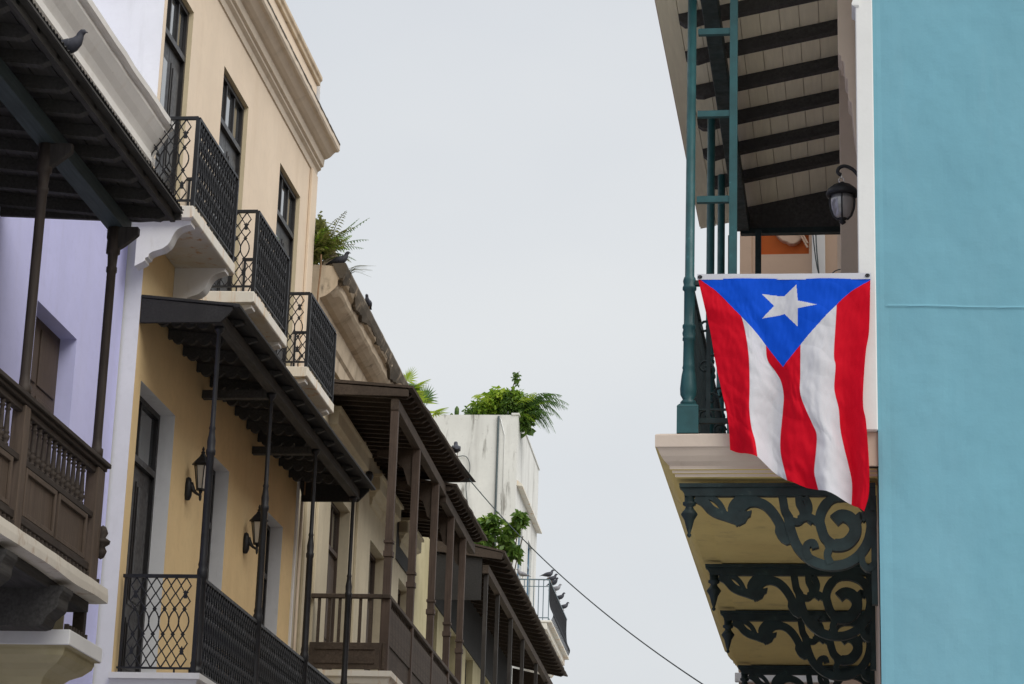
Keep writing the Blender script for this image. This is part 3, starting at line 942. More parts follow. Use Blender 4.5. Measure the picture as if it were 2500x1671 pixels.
gb = MB().ext([(-.05, 10.59), (-.62, 10.59), (-.62, 10.50), (-.35, 10.44), (-.2, 10.3), (-.12, 10.05), (-.056, 10.0)], -.03, .03)
pieces(Ch, 'post_brace', gb, M['galwood'], [(1.1, y, 0) for y in (3.70, 6.0, 8.1, 9.85)])
sl = MB()
off_ = [(0, 6.74), (0, 6.66), (.03, 6.64), (.05, 6.56), (.14, 6.50), (.16, 6.42), (.4, 6.38)]
sl.rings([[(.002, 1.15+o_, z), (1.25-o_, 1.15+o_, z), (1.25-o_, 11.15-o_, z), (.002, 11.15-o_, z)] for o_, z in off_])
part(Ch, 'balcony_slab', sl, M['slab'])
bl = MB().box(1.06, 1.17, 1.26, 11.0, 7.80, 7.86).box(.02, 1.059, 1.27, 1.36, 7.80, 7.86).box(1.09, 1.13, 1.26, 11.0, 6.78, 7.16).box(.03, 1.05, 1.29, 1.33, 6.78, 7.16)
bl = part(Ch, 'balustrade', bl, M['galwood'], bevel=.006)
pk = MB().box(-.022, .022, -.012, .012, 7.162, 7.798)
pieces(Ch, 'picket', pk, M['galwood'], [(.14+.15*k, 1.31, 0) for k in range(6)], bl)
pieces(Ch, 'picket', pk, M['galwood'], [(1.11, 1.55+.15*k, 0, pi/2) for k in range(62)], bl)
pieces(Ch, 'board', MB().box(-.012, .012, -.148, .148, 7.161, 7.70), M['galwood'], [(1.135, 1.60+.30*k, 0) for k in range(32)], bl)
pieces(Ch, 'newel', MB().box(-.065, .065, -.065, .065, 6.76, 7.844), M['greybrown'], [(1.1, y, 0) for y in (1.37, 3.70, 6.0, 8.1, 9.85)], bl)
part(Ch, 'panel_moulding', MB().box(.12, .98, 1.275, 1.289, 6.86, 6.9).box(.12, .98, 1.275, 1.289, 7.06, 7.1), M['galwood'], bl)
mt = MB()
mt.sm = True
mt.lathe([(.0, -.09), (.05, -.07), (.075, 0), (.05, .07), (0, .09)], (.33, 3.9, 10.22), 10)
part(Ch, 'gas_meter_cap', mt, M['iron'], label='round dark fitting on the weathered wall')

part(Ch, 'shade_panel', MB().box(.004, .03, 8.0, 11.15, 9.95, 10.88), M['canopydark'], R2)  # added dark sheet: the gallery roof's shade on the upper wall

# ================================================================== LOW GALLERY HOUSE beyond
T = Dh = thing('gallery_house', 'low olive house behind a long dark gallery of slender posts with plants on its roof', 'house', FF, (0, 20, 0))
ops = [(13.5+3.1*k, 14.9+3.1*k, 7.0, 10.1) for k in range(5)]
w = MB()
sheet(w, PC, 11.21, 29.5, 0, 11.36, ops, .2)
for o in ops:
    reveal(w, PC, o, .26)
w.add([(0, 11.21, 11.36), (0, 29.5, 11.36), (-9, 29.5, 11.36), (-9, 11.21, 11.36)], [(0, 1, 2, 3)])
w.add([(0, 29.5, 0), (-9, 29.5, 0), (-9, 29.5, 11.36), (0, 29.5, 11.36)], [(0, 1, 2, 3)])
part(Dh, 'wall', w, M['olive'])
for o in ops:
    double_door(Dh, PC, o, .24, M['door'], transom=9.4, panes=2)
R3 = gallery_roof(Dh, 13.4, 1.475, 11.0, 29.45, 1.475, 11.05, .33, M['galwood'], raf=.6)
part(Dh, 'fascia', MB().ext([(.01, 11.02), (1.42, 10.86), (1.44, 10.98), (.01, 11.29)], 13.41, 13.45), M['galwood'], R3)
part(Dh, 'shade_panel', MB().box(.004, .03, 13.46, 29.34, 10.12, 11.27), M['canopydark'], R3)  # upper wall darkened by an added sheet in place of shade under the roof
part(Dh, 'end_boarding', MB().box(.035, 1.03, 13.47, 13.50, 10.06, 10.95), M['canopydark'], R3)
part(Dh, 'beam', MB().box(1.04, 1.16, 13.5, 29.4, 10.60, 10.76), M['galwood'], R3)
part(Dh, 'boarding', MB().ext([(.04, 11.24), (1.03, 11.02), (1.03, 10.62), (.04, 10.62)], 29.36, 29.40), M['galwood'], R3)
pieces(Dh, 'gallery_post', MB().box(-.04, .04, -.04, .04, 7.0, 10.598), M['dkwoodz'], [(1.1, y, 0) for y in (13.65, 15.8, 18.5, 21.2, 24.6, 27.5, 29.3)], None, .006)
part(Dh, 'balcony_slab', MB().box(.002, 1.2, 13.4, 29.4, 6.8, 6.99), M['slab'])
part(Dh, 'rail', MB().box(1.07, 1.13, 13.5, 29.3, 7.95, 8.0), M['galwood'])

# ================================================================== WHITE TERRACE BUILDING
T = Eh = thing('white_terrace_building', 'tall plain white building with a planted roof terrace and streaked end wall', 'building', FF, (-.07, 30, 0))
EX = -.07
PE = lambda a, b, d: (EX-d, a, b)
ops = [(30.9, 31.95, 12.62, 15.55), (33.6, 34.8, 12.62, 15.55)]
w = MB()
sheet(w, PE, 29.9, 36.2, 0, 18.2, ops, .2)
for o in ops:
    reveal(w, PE, o, .2)
for (a, b, cc, d) in (((EX, 29.9), (-10, 29.9), 0, 18.2), ((-10, 29.9), (-10, 36.2), 0, 18.2), ((-10, 36.2), (EX, 36.2), 0, 18.2)):
    w.add([(a[0], a[1], cc), (b[0], b[1], cc), (b[0], b[1], d), (a[0], a[1], d)], [(0, 1, 2, 3)])
w.add([(EX, 29.9, 17.9), (-10, 29.9, 17.9), (-10, 36.2, 17.9), (EX, 36.2, 17.9)], [(0, 1, 2, 3)])
part(Eh, 'wall', w, M['ewhite'])
for o in ops:
    double_door(Eh, PE, o, .16, M['bluewin'], transom=14.9, panes=2, light=True)
part(Eh, 'window_hood', MB().ext([(EX+.002, 16.42), (EX+.16, 16.30), (EX+.16, 16.25), (EX+.002, 16.27)], 30.0, 36.1), M['slab'])
part(Eh, 'cornice_lip', MB().box(EX-.18, EX+.03, 29.87, 36.25, 18.201, 18.25), M['ewhite'])
pp = MB()
pp.sm = True
pp.tube([(-.60, 29.86, 18.15), (-.60, 29.86, 15.1), (-.57, 29.86, 14.4), (-.57, 29.86, 6)], .03, 8)
part(Eh, 'downpipe', pp, M['wire'])
pp = MB()
pp.sm = True
pp.tube([(-.55, 29.885, 18.1), (-.42, 29.885, 17.62), (-.42, 29.885, 14.5)], .011, 6)
part(Eh, 'conduit', pp, M['trim'])
eb_ = part(Eh, 'balcony_slab', MB().box(EX+.002, .86, 29.92, 36.0, 12.36, 12.54).box(EX+.002, .98, 29.9, 36.05, 12.541, 12.60), M['slab'], bevel=.01)
part(Eh, 'slab_fascia', MB().ext([(EX+.002, 12.0), (.50, 12.0), (.66, 12.22), (.80, 12.359), (EX+.002, 12.359)], 30.0, 36.0), M['slab'], eb_)
er = part(Eh, 'railing', MB().box(EX+.002, .90, 29.94, 29.975, 13.68, 13.71).box(.87, .905, 29.976, 35.95, 13.68, 13.71).box(EX+.002, .89, 29.945, 29.97, 13.50, 13.52).box(EX+.002, .89, 29.945, 29.97, 12.66, 12.685).box(.88, .90, 29.976, 35.95, 12.66, 12.685), M['railgrey'])
bar = MB().box(-.011, .011, -.011, .011, 12.605, 13.68)
pieces(Eh, 'baluster', bar, M['railgrey'], [(.10+.128*k, 29.957, 0) for k in range(6)]+[(.888, 29.957, 0)], er)
bel = MB()
bel.tube(smooth_line([(0, 0, 13.68), (0, 0, 13.3), (.03, 0, 13.0), (.12, 0, 12.78), (.06, 0, 12.62)], 4), .012, 5)
pieces(Eh, 'baluster', bel, M['iron'], [(.888, 30.15+.19*k, 0) for k in range(31)], er)

# ================================================================== BLUE CORNER HOUSE (right frame: facade near x = 0, street direction y)
T = Rh = thing('blue_corner_house', 'blue plastered corner house with a taupe street front, iron bracketed balcony and boarded gallery roof', 'house', FR, (.05, 16, 0))
YC = 13.8
sw = MB()
XS = [.112+1.7*i/70 for i in range(71)]+[1.812+7.188*i/12 for i in range(1, 13)]
ZS = sorted([3.2*i/16 for i in range(16)]+[3.2+5.6*i/190 for i in range(190)]+[8.8+5.2*i/14 for i in range(15)]+[5.9012+.0052*i for i in range(24)])
vv, ff = [], []
for z in ZS:
    for x in XS:
        d = .012*noise.noise(Vector((x*1.1, z*.8, 3)))+.006*noise.noise(Vector((x*3, z*2.2, 9)))
        d += .0035*noise.noise(Vector((x*5.5, z*3.8, 1)))+.0016*noise.noise(Vector((x*16, z*11, 6)))
        d += .004*max(0, min(1, (x-.15)/.02))-.004
        q = z-(5.985-.03*(x-.15)+.010*noise.noise(Vector((x*2.2, 0, 1))))
        d -= (.007*math.exp(-(q/.008)**2)*(.6+.8*abs(noise.noise(Vector((x*3, 2, 2)))))+(.0025 if q > 0 else 0)) if x > .17 else 0
        vv.append((x, YC+d, z))
for j in range(len(ZS)-1):
    for i in range(len(XS)-1):
        a = j*len(XS)+i
        ff.append((a, a+1, a+len(XS)+1, a+len(XS)))
sw.add(vv, ff)
sw.sm = True
part(Rh, 'side_wall', sw, M['bluepl'])
for o in ():
    pass
PR = lambda a, b, d: (.03+d, a, b)
ops = [(14.75, 15.35, 5.2, 7.7), (16.6, 17.8, 5.2, 7.9), (19.4, 20.6, 5.2, 7.9)]
w = MB()
sheet(w, PR, YC+.05, 24, 5.0, 14, ops, .2)
sheet(w, lambda a, b, d: (.107+d, a, b), YC+.03, 24, 0, 4.98, [], 0)
w.add([(.03, YC+.05, 5.0), (.12, YC+.05, 5.0), (.12, 24, 5.0), (.03, 24, 5.0)], [(0, 1, 2, 3)])
for o in ops:
    reveal(w, PR, o, .2)
w.add([(.03, 24, 4.98), (9, 24, 4.98), (9, 24, 14), (.03, 24, 14)], [(0, 1, 2, 3)])
w.add([(.107, 24, 0), (9, 24, 0), (9, 24, 4.98), (.107, 24, 4.98)], [(0, 1, 2, 3)])
w.add([(9, YC, 0), (9, 24, 0), (9, 24, 14), (9, YC, 14)], [(0, 1, 2, 3)])
w.add([(.03, YC+.05, 14), (9, YC+.05, 14), (9, 24, 14), (.03, 24, 14)], [(0, 1, 2, 3)])
part(Rh, 'street_wall', w, M['taupe'])
for o in ops:
    double_door(Rh, PR, o, .18, M['door'], transom=7.2 if o[3] > 7.75 else None, panes=2)
part(Rh, 'corner_trim', MB().box(.006, .1115, YC-.025, YC+.16, 5.206, 13.9), M['trim'], bevel=.006)
part(Rh, 'lower_corner', MB().box(.031, .1115, YC+.02, YC+.16, 5.0, 5.204), M['taupe'])
part(Rh, 'trim_moulding', MB().rings([[(.006-o_, YC-.03-o_*.3, z), (.03, YC-.03-o_*.3, z), (.03, YC+.18, z), (.006-o_, YC+.18, z)] for o_, z in ((.0, 8.12), (.012, 8.09), (.012, 8.03), (.004, 8.02), (.022, 7.96), (.02, 7.95), (.0, 7.94))]), M['trim'])
lw = MB().box(.006, .0285, YC+.161, YC+.3, 5.21, 13)
part(Rh, 'trim_return', lw, M['taupe'])
con = [(.028, 9.6), (-.106, 9.6), (-.106, 7.79), (-.098, 7.77), (-.088, 7.765), (-.086, 7.73), (-.072, 7.725), (-.066, 7.70), (-.064, 7.63), (-.058, 7.61), (-.046, 7.60), (-.044, 7.48), (-.04, 7.46), (-.022, 7.44), (-.018, 7.36), (-.004, 7.22), (.006, 7.17), (.012, 7.16), (.014, 7.12), (.028, 7.12)]
part(Rh, 'wall_bracket', MB().ext(con, 14.12, 14.36), M['taupe'], bevel=.003)
part(Rh, 'pilaster', MB().box(-.11, .028, 15.42, 15.7, 5.2, 8.5), M['taupe'], bevel=.004)
part(Rh, 'pilaster', MB().box(-.06, .028, 15.9, 16.3, 5.2, 8.5), M['taupe'], bevel=.004)
part(Rh, 'pilaster', MB().box(-.10, .028, 18.2, 18.5, 5.2, 8.6), M['taupe'], bevel=.004)
sh = part(Rh, 'shutter', MB().box(-.46, -.20, 21.4, 21.44, 6.85, 8.2).box(-.44, -.22, 21.385, 21.399, 6.95, 7.5), M['taupe'], bevel=.004, label='taupe shutter swung open beyond the gallery')
part(Rh, 'wall_end', MB().box(-.19, .028, 22.2, 22.5, 5.2, 9.6), M['taupe'])
# balcony slab with mitred mouldings
sl = MB()
off_ = [(.03, 5.205), (.004, 5.195), (0, 5.188), (.001, 5.118), (.012, 5.112), (.02, 5.10), (.034, 5.07), (.056, 5.04), (.082, 5.018), (.084, 4.998), (.096, 4.994), (.10, 4.978), (.112, 4.975), (.116, 4.958), (.122, 4.956)]
rngs = []
for o_, z in off_:
    xo, y0, y1 = -1.213+o_, YC+o_, 21.25-o_
    xi = .106 if z < 4.999 else .028
    rngs.append([(xi, y0, z), (xo, y0, z)]+[(xo, y0+(y1-y0)*k/20, z) for k in range(1, 20)]+[(xo, y1, z), (xi, y1, z)])
sl.rings(rngs)
slab = part(Rh, 'balcony_slab', sl, [M['mouldslab'], M['soffit']])
for p_ in slab.data.polygons:
    if (p_.normal.x < -.3 and p_.center.z+OFF[Rh][2] < 5.117) or p_.normal.z < -.9:  # ochre underside; street-side moulding coloured the same to imitate its shading
        p_.material_index = 1
part(Rh, 'soffit', MB().box(-.96, .105, YC+.24, 21.0, 4.935, 4.9555), M['soffit'], slab)
# cast iron brackets: drawn in the plane of the bracket, 0 = outer tip, z = 0 at the top
def bracket_mesh():
    m = MB()
    k = 1.165/1695
    X = lambda zx: -1.077+(zx-325)*k
    Z = lambda zy: -(zy-290)*k*1.06
    q = lambda L_: [(X(a), Z(b)) for a, b in L_]
    t = .028
    m.ext(q([(325, 290), (335, 325), (350, 335), (372, 370), (372, 392), (2028, 392), (2028, 290)]), -t, t)
    m.ribbon(q([(330, 305), (1180, 305), (2025, 305)]), .012, -t-.012, t+.012)
    m.ribbon(q([(2010, 392), (2010, 900), (2012, 1290)]), .017, -t, t)
    t = .022
    m.fat = 1.22
    W = lambda L_: [a*k for a in L_]
    # outer leaf scroll
    m.ribbon(q(smooth_line([(470, 400), (545, 440), (600, 500), (660, 535), (740, 560), (800, 580), (860, 600)], 4)), W([24]+[34]*24), -t*.9-0.0007, t*.9+0.0007)
    m.ribbon(q(smooth_line([(560, 385), (640, 420), (690, 470), (720, 530)], 4)), W([20]*13), -t*.9-0.0014, t*.9+0.0014)
    m.ribbon(q(smooth_line([(870, 620), (830, 560), (800, 500), (850, 430), (930, 400), (1010, 405)], 4)), W([40]*21), -t*.9-0.0021, t*.9+0.0021)
    m.ext(q([(770, 560), (780, 600), (820, 612), (850, 640), (905, 612), (925, 575), (950, 560), (960, 512), (925, 520), (880, 525), (830, 530)]), -t*.9-0.0028, t*.9+0.0028)
    # arch down to the big scroll
    m.ribbon(q(smooth_line([(860, 520), (900, 470), (970, 440), (1050, 455), (1120, 505), (1180, 585), (1220, 670), (1250, 760)], 4)), W([18]+[30]*6+[34]*22), -t*.9-0.0035, t*.9+0.0035)
    m.ext(q([(1165, 640), (1160, 690), (1185, 740), (1215, 775), (1262, 800), (1330, 780), (1330, 700), (1270, 640)]), -t*.9-0.0042, t*.9+0.0042)
    m.ribbon(q(smooth_line([(1225, 390), (1235, 450), (1250, 520), (1290, 590), (1300, 680)], 4)), W([30]*17), -t*.9-0.0049, t*.9+0.0049)
    m.ribbon(q(smooth_line([(1370, 392), (1370, 450), (1400, 510), (1400, 570), (1360, 610), (1310, 600)], 4)), W([26]*21), -t*.9-0.0056, t*.9+0.0056)
    m.ribbon(q(smooth_line([(1420, 400), (1455, 480), (1440, 560), (1490, 610)], 4)), W([26]*13), -t*.9-0.0063, t*.9+0.0063)
    # big scroll
    m.ribbon(q(smooth_line([(1275, 560), (1305, 700), (1365, 830), (1470, 925), (1600, 970), (1740, 965), (1860, 905), (1945, 800), (1985, 670), (1975, 560), (1930, 470), (1850, 415), (1750, 395), (1650, 420), (1580, 490), (1548, 580), (1560, 670)], 6)), W([34]*75+[30]*6+[34]*16), -t*.9-.0101, t*.9+.0101)
    m.ribbon(q(smooth_line([(1555, 640), (1590, 740), (1670, 800), (1770, 790), (1840, 720), (1850, 640), (1800, 575), (1730, 560), (1670, 600)], 6)), W([34]*12+[44]*37), -t*.9-.0108, t*.9+.0108)
    m.ribbon(q(smooth_line([(1840, 640), (1880, 600), (1890, 555), (1945, 590)], 4)), W([24]*13), -t*.9-.0115, t*.9+.0115)
    m.ribbon(q(smooth_line([(1365, 590), (1450, 570), (1530, 610)], 4)), W([26]*9), -t*.9-.0122, t*.9+.0122)
    m.ribbon(q(smooth_line([(1460, 920), (1430, 850), (1440, 800), (1490, 785), (1510, 830)], 4)), W([26]*17), -t*.9-.0129, t*.9+.0129)
    m.ribbon(q(smooth_line([(1640, 960), (1610, 890), (1625, 830), (1610, 770)], 4)), W([26]*13), -t*.9-.0136, t*.9+.0136)
    m.ribbon(q(smooth_line([(1900, 880), (1915, 960), (1965, 1000), (2005, 960)], 4)), W([22]*13), -t*.9-.0143, t*.9+.0143)
    m.ribbon(q(smooth_line([(1960, 400), (1985, 450), (2005, 520)], 4)), W([16]*9), -t*.9-.015, t*.9+.015)
    # turned drop
    m.sm = True
    cx = X(415)
    m.lathe([(0, Z(738)), (.012, Z(725)), (.014, Z(712)), (.008, Z(700)), (.017, Z(660)), (.030, Z(590)), (.050, Z(545)), (.050, Z(535)), (.030, Z(500)), (.022, Z(478)), (.040, Z(462)), (.040, Z(440)), (.030, Z(436)), (.030, Z(392))], (cx, 0, 0), 12)
    return m
pieces(Rh, 'bracket', bracket_mesh(), M['dkteal'], [(0, y, 4.925) for y in (13.98, 16.41, 18.2, 20.84)])
# gallery roof on the right
rz_ = lambda x: 8.335+.20*(x+1.15)
RY0, RY1 = 13.55, 18.9
ro = MB().add([(x, y, rz_(x)+.022+dz) for y in (RY0, RY1) for x in (-1.31, .027) for dz in (0, .05)],
              [(0, 1, 3, 2), (4, 6, 7, 5), (0, 4, 5, 1), (2, 3, 7, 6), (0, 2, 6, 4), (1, 5, 7, 3)])
roof = part(Rh, 'gallery_roof', ro, M['taupe'])
xs_ = [-1.30, -1.225]
x = -1.215
bw = .128
for i in range(10):
    x0 = -1.30+i*.1325
    j = random.uniform(-.0015, .0015)
    x1 = x0+.1325-.004
    part(Rh, 'board', MB().add([(xx, y, rz_(xx)+dz+j) for y in (RY0+.01, RY1-.01+.02*random.random()) for xx in (x0, x1) for dz in (0, .0185)],
                               [(0, 1, 3, 2), (4, 6, 7, 5), (0, 4, 5, 1), (2, 3, 7, 6), (0, 2, 6, 4), (1, 5, 7, 3)]), M['boards'], roof)
rf = MB()
rf.ext([(.026, rz_(.026)-.002), (.026, rz_(.026)-.09), (-1.02, rz_(-1.02)-.09), (-1.08, rz_(-1.08)-.098), (-1.13, rz_(-1.13)-.085), (-1.165, rz_(-1.165)-.05), (-1.17, rz_(-1.17)-.002)], -.036, .036)
pieces(Rh, 'rafter', rf, M['dkwood'], [(0, 14.06+.62*i, 0) for i in range(0, 7)], roof)
part(Rh, 'wall_beam', MB().box(-.985, -.875, RY0, 18.59, 8.165, 8.262), M['dkteal'], roof, .006)
part(Rh, 'end_board', MB().ext([(-.97, 8.20), (.026, 8.20), (.026, rz_(.026)-.001), (-1.0, rz_(-1.0)-.001)], 18.60, 18.65), M['dkwood'], roof)
part(Rh, 'end_rail', MB().box(-.95, .02, 18.59, 18.66, 8.15, 8.197), M['dkteal'], roof)
# posts, trellis and railing
pst = MB()
pst.sm = True
pst.lathe([(.042, 5.39), (.05, 5.40), (.05, 5.412), (.034, 5.43), (.05, 5.46), (.052, 5.50), (.044, 5.58), (.036, 5.62), (.040, 5.63), (.036, 5.645), (.034, 5.80), (.040, 5.805), (.040, 5.82), (.036, 5.825), (.042, 5.85), (.036, 5.875), (.041, 5.885), (.041, 5.90), (.033, 5.91),
           (.033, 6.12), (.043, 6.13), (.043, 6.145), (.036, 6.16), (.041, 6.185), (.036, 6.205), (.029, 6.215), (.028, 8.10)], (0, 0, 0), 16)
pieces(Rh, 'gallery_post', pst, M['teal'], [(-1.02, y, 0) for y in (13.88, 15.85, 17.1, 18.5)])
bx = MB().box(-.065, .065, -.065, .065, 5.207, 5.37)
bx.rings([[(-r, -r, z), (r, -r, z), (r, r, z), (-r, r, z)] for r, z in ((.066, 5.371), (.062, 5.38), (.05, 5.392))])
pieces(Rh, 'post_base', bx, M['teal'], [(-1.02, y, 0) for y in (13.88, 15.85, 17.1, 18.5)], None, .004)
pieces(Rh, 'trellis_bar', MB().box(-.024, .024, -.024, .024, 6.19, 8.09), M['teal'], [(-.755, 13.88, 0)], None, .004)
pieces(Rh, 'trellis_bar', MB().box(-.024, .024, -.024, .024, 6.19, 8.14), M['dkteal'], [(-.80, 18.5, 0)], None, .004)
pieces(Rh, 'trellis_rung', MB().box(-.98, -.78, 13.862, 13.898, -.02, .02), M['teal'], [(0, 0, z) for z in (7.845, 7.285, 6.715)], None, .004)
rl = part(Rh, 'railing', MB().box(-.985, .02, 13.86, 13.90, 6.155, 6.185).box(-.985, .02, 13.865, 13.895, 5.28, 5.31).box(-.955, .02, 13.87, 13.89, 5.36, 5.372)
          .box(-1.04, -1.0, 13.95, 21.05, 6.155, 6.185).box(-1.035, -1.005, 13.95, 21.05, 5.28, 5.31).box(-1.0, .02, 21.02, 21.06, 6.155, 6.185), M['dkteal'])
rb = MB().box(-.012, .012, -.012, .012, 5.311, 6.154)
pieces(Rh, 'baluster', rb, M['dkteal'], [(-.90+.125*k, 13.88, 0) for k in range(8)]+[(-1.02, 14.1+.125*k, 0) for k in range(55)], rl)
for z0, sg in ((5.42, 1), (5.74, -1), (6.0, 1)):
    sc_ = MB()
    sp = [(.01+.05*(1-a/14)*cos(a*.62*sg), .0, z0+.05*(1-a/14)*sin(a*.62)) for a in range(13)]
    sc_.tube([(p[0], p[1], p[2]) for p in sp], .009, 5)
    pieces(Rh, 'scroll', sc_, M['dkteal'], [(-.955, 14.25, 0), (-.965, 15.0, 0), (-.96, 15.8, 0)], rl)
part(Rh, 'corner_frame', MB().box(.0, .05, 13.9, 13.94, 5.4, 6.1), M['frame'])

# hanging lantern by the corner
T = thing('hanging_lantern', 'black urn shaped lantern with grey glass hanging from a curved arm under the boarded roof', 'lantern', FR, (.03, 14.6, 7.1))
a = MB()
a.sm = True
a.tube(smooth_line([(.02, 14.6, 7.12), (-.02, 14.6, 7.17), (-.07, 14.6, 7.195), (-.105, 14.6, 7.185), (-.118, 14.6, 7.16), (-.108, 14.6, 7.14), (-.094, 14.6, 7.135)], 5), .012, 8)
part(T, 'arm', a, M['iron'])
ch = MB()
ch.tube([(-.094+.018*cos(2*pi*i/12), 14.6, 7.098+.018*sin(2*pi*i/12)) for i in range(13)], .004, 5)
ch.tube([(-.094, 14.6, 7.135), (-.094, 14.6, 7.112)], .006, 5)
part(T, 'ring', ch, M['palelamp'])
LC = (-.090, 14.6, 0)
cp_ = MB()
cp_.sm = True
cp_.lathe([(.012, 7.085), (.02, 7.075), (.06, 7.06), (.095, 7.03), (.105, 7.005), (.103, 6.99), (.088, 6.985), (.0, 6.985)], LC, 20)
part(T, 'cap', cp_, M['iron'])
gl = MB()
gl.sm = True
gl.lathe([(.074, 6.985), (.076, 6.95), (.07, 6.90), (.054, 6.855), (.03, 6.83)], LC, 20)
part(T, 'glass', gl, M['lampglass'])
rb = MB()
for i in range(4):
    t = pi/4+i*pi/2+.75
    rb.tube([(LC[0]+r*cos(t), LC[1]+r*sin(t), z) for r, z in ((.079, 6.985), (.081, 6.95), (.075, 6.90), (.058, 6.852), (.03, 6.825))], .006, 5)
part(T, 'rib', rb, M['iron'])
fn = MB()
fn.sm = True
fn.lathe([(.0, 6.79), (.008, 6.795), (.022, 6.806), (.022, 6.812), (.012, 6.818), (.034, 6.832), (.03, 6.84)], LC, 12)
part(T, 'finial', fn, M['iron'])

# ================================================================== SALMON HOUSE beyond the corner house
T = Hh = thing('salmon_house', 'salmon pink house with orange niches seen in the gap under the boarded roof', 'house', FR, (-1.3, 26, 0))
PH = lambda a, b, d: (a, 26+d, b)
ops = [(-1.12, -.545, 10.5, 11.9), (-1.22, -.55, 5.67, 7.4)]
w = MB()
sheet(w, PH, -1.33, 7, 0, 12.5, ops, .1)
for (a, b) in (((-1.33, 26), (-1.33, 40)), ((7, 26), (7, 40))):
    w.add([(a[0], a[1], 0), (b[0], b[1], 0), (b[0], b[1], 12.5), (a[0], a[1], 12.5)], [(0, 1, 2, 3)])
w.add([(-1.33, 26, 12.5), (7, 26, 12.5), (7, 40, 12.5), (-1.33, 40, 12.5)], [(0, 1, 2, 3)])
part(Hh, 'wall', w, M['salmon'])
for o in ops:
    n_ = MB()
    reveal(n_, PH, o, .09)
    part(Hh, 'niche', n_, M['orange'])
shell = smooth_line([(-.96, 11.3), (-.96, 10.85), (-.92, 10.74), (-.85, 10.665), (-.80, 10.645), (-.755, 10.62), (-.70, 10.625), (-.64, 10.67), (-.60, 10.75), (-.585, 10.85), (-.585, 11.3)], 4)
part(Hh, 'shell_ornament', MB().ext(shell, 25.985, 26.085), M['salmon'], bevel=.01)
for r in (.0, .05):
    part(Hh, 'arch_moulding', MB().tube(smooth_line([(-.95, 25.98, 11.0-r), (-.80, 25.98, 10.93-r), (-.66, 25.98, 10.80-r), (-.56, 25.98, 10.62-r)], 5), .012, 6), M['salmon'])
part(Hh, 'corner_pilaster', MB().box(-1.334, -1.20, 25.97, 25.995, 5.68, 12.3), M['salmon'], bevel=.005)
part(Hh, 'cornice_band', MB().box(-1.37, -.3, 25.93, 25.998, 5.565, 5.665), M['trim'], bevel=.006)
part(Hh, 'white_pilaster', MB().box(-.51, -.36, 25.96, 25.998, 5.7, 12.3), M['trim'], bevel=.005)
wr = MB()
wr.tube(smooth_line([(-.47, 25.9, 11.1), (-.46, 25.9, 10.6), (-.43, 25.9, 10.2), (-.40, 25.9, 9.8)], 5), .008, 5)
T = thing('loose_cable', 'thin dark cable dangling down the salmon house behind the hanging lantern', 'cable', FR, (-.45, 25.9, 10))
part(T, 'strand', wr, M['wire'])
wr = MB()
wr.tube(smooth_line([(-.42, 21.3, 9.2), (-.37, 21.3, 8.75), (-.30, 21.3, 8.62), (-.2, 21.3, 8.72), (-.06, 21.3, 8.74)], 5), .006, 5)
part(T, 'strand', wr, M['wire'])

# ================================================================== FLAG
T = FG = thing('flag', 'red and white striped flag with white star on blue triangle, hung from the balcony railing', 'flag', FR, (-.45, 13.72, 6.17))
FY = 13.74
KF = FY/13.8
def fpx(u, v, y=FY):
    x = (-.966+(u-1703)*.002476-.017*(v-683)/572)
    z = 6.168-(v-683)*.002545-(u-1703)*.00004
    k = y/13.8
    return x*k, z
def curve(pts):
    pts = smooth_line(pts, 6)
    v0, v1 = pts[0][1], pts[-1][1]
    def f(t):
        v = v0+(v1-v0)*t
        for i in range(len(pts)-1):
            if pts[i+1][1] >= v or i == len(pts)-2:
                a = (v-pts[i][1])/max(1e-6, pts[i+1][1]-pts[i][1])
                return pts[i][0]+(pts[i+1][0]-pts[i][0])*a, v
    return f
BC = [curve(c_) for c_ in (
    [(1705, 692), (1722, 760), (1737, 820), (1752, 900), (1766, 960), (1778, 1010), (1786, 1050), (1790, 1108)],
    [(1789, 692), (1800, 755), (1819, 804), (1833, 881), (1837, 960), (1837, 1016), (1843, 1063), (1853, 1099), (1859, 1137)],
    [(1873, 692), (1873, 780), (1873, 860), (1878, 892), (1896, 917), (1910, 941), (1917, 976), (1915, 1016), (1910, 1075), (1911, 1115), (1920, 1154), (1927, 1181)],
    [(1957, 692), (1958, 780), (1958, 858), (1958, 930), (1958, 976), (1972, 1016), (1987, 1048), (1998, 1075), (1997, 1115), (1993, 1162), (1997, 1186), (2003, 1208)],
    [(2041, 692), (2043, 757), (2037, 874), (2041, 905), (2038, 953), (2041, 976), (2049, 1008), (2053, 1055), (2062, 1099), (2072, 1138), (2081, 1182), (2080, 1233)],
    [(2125, 692), (2122, 818), (2114, 873), (2108, 960), (2108, 1008), (2114, 1040), (2118, 1087), (2122, 1154), (2121, 1213), (2110, 1253)])]
zq = lambda L_: [(1580+a*.3955, 660+b*.3955) for a, b in L_]
TRI = smooth_line(zq([(330, 85), (430, 160), (510, 240), (600, 335), (700, 440), (770, 530), (848, 632)]), 4)+smooth_line(zq([(848, 632), (960, 490), (1060, 370), (1175, 240), (1260, 160), (1385, 85)]), 4)[1:]+[(2130, 640), (1700, 640)]
STAR = zq([(925, 118), (935, 218), (1052, 248), (935, 268), (935, 382), (855, 300), (718, 333), (790, 250), (712, 178), (850, 190)])
def inside(p, poly):
    c_ = False
    j = len(poly)-1
    for i in range(len(poly)):
        a, b = poly[i], poly[j]
        if (a[1] > p[1]) != (b[1] > p[1]) and p[0] < (b[0]-a[0])*(p[1]-a[1])/(b[1]-a[1])+a[0]:
            c_ = not c_
        j = i
    return c_
NS, NT = 84, 460
vv, ff, fm = [], [], []
DP = []
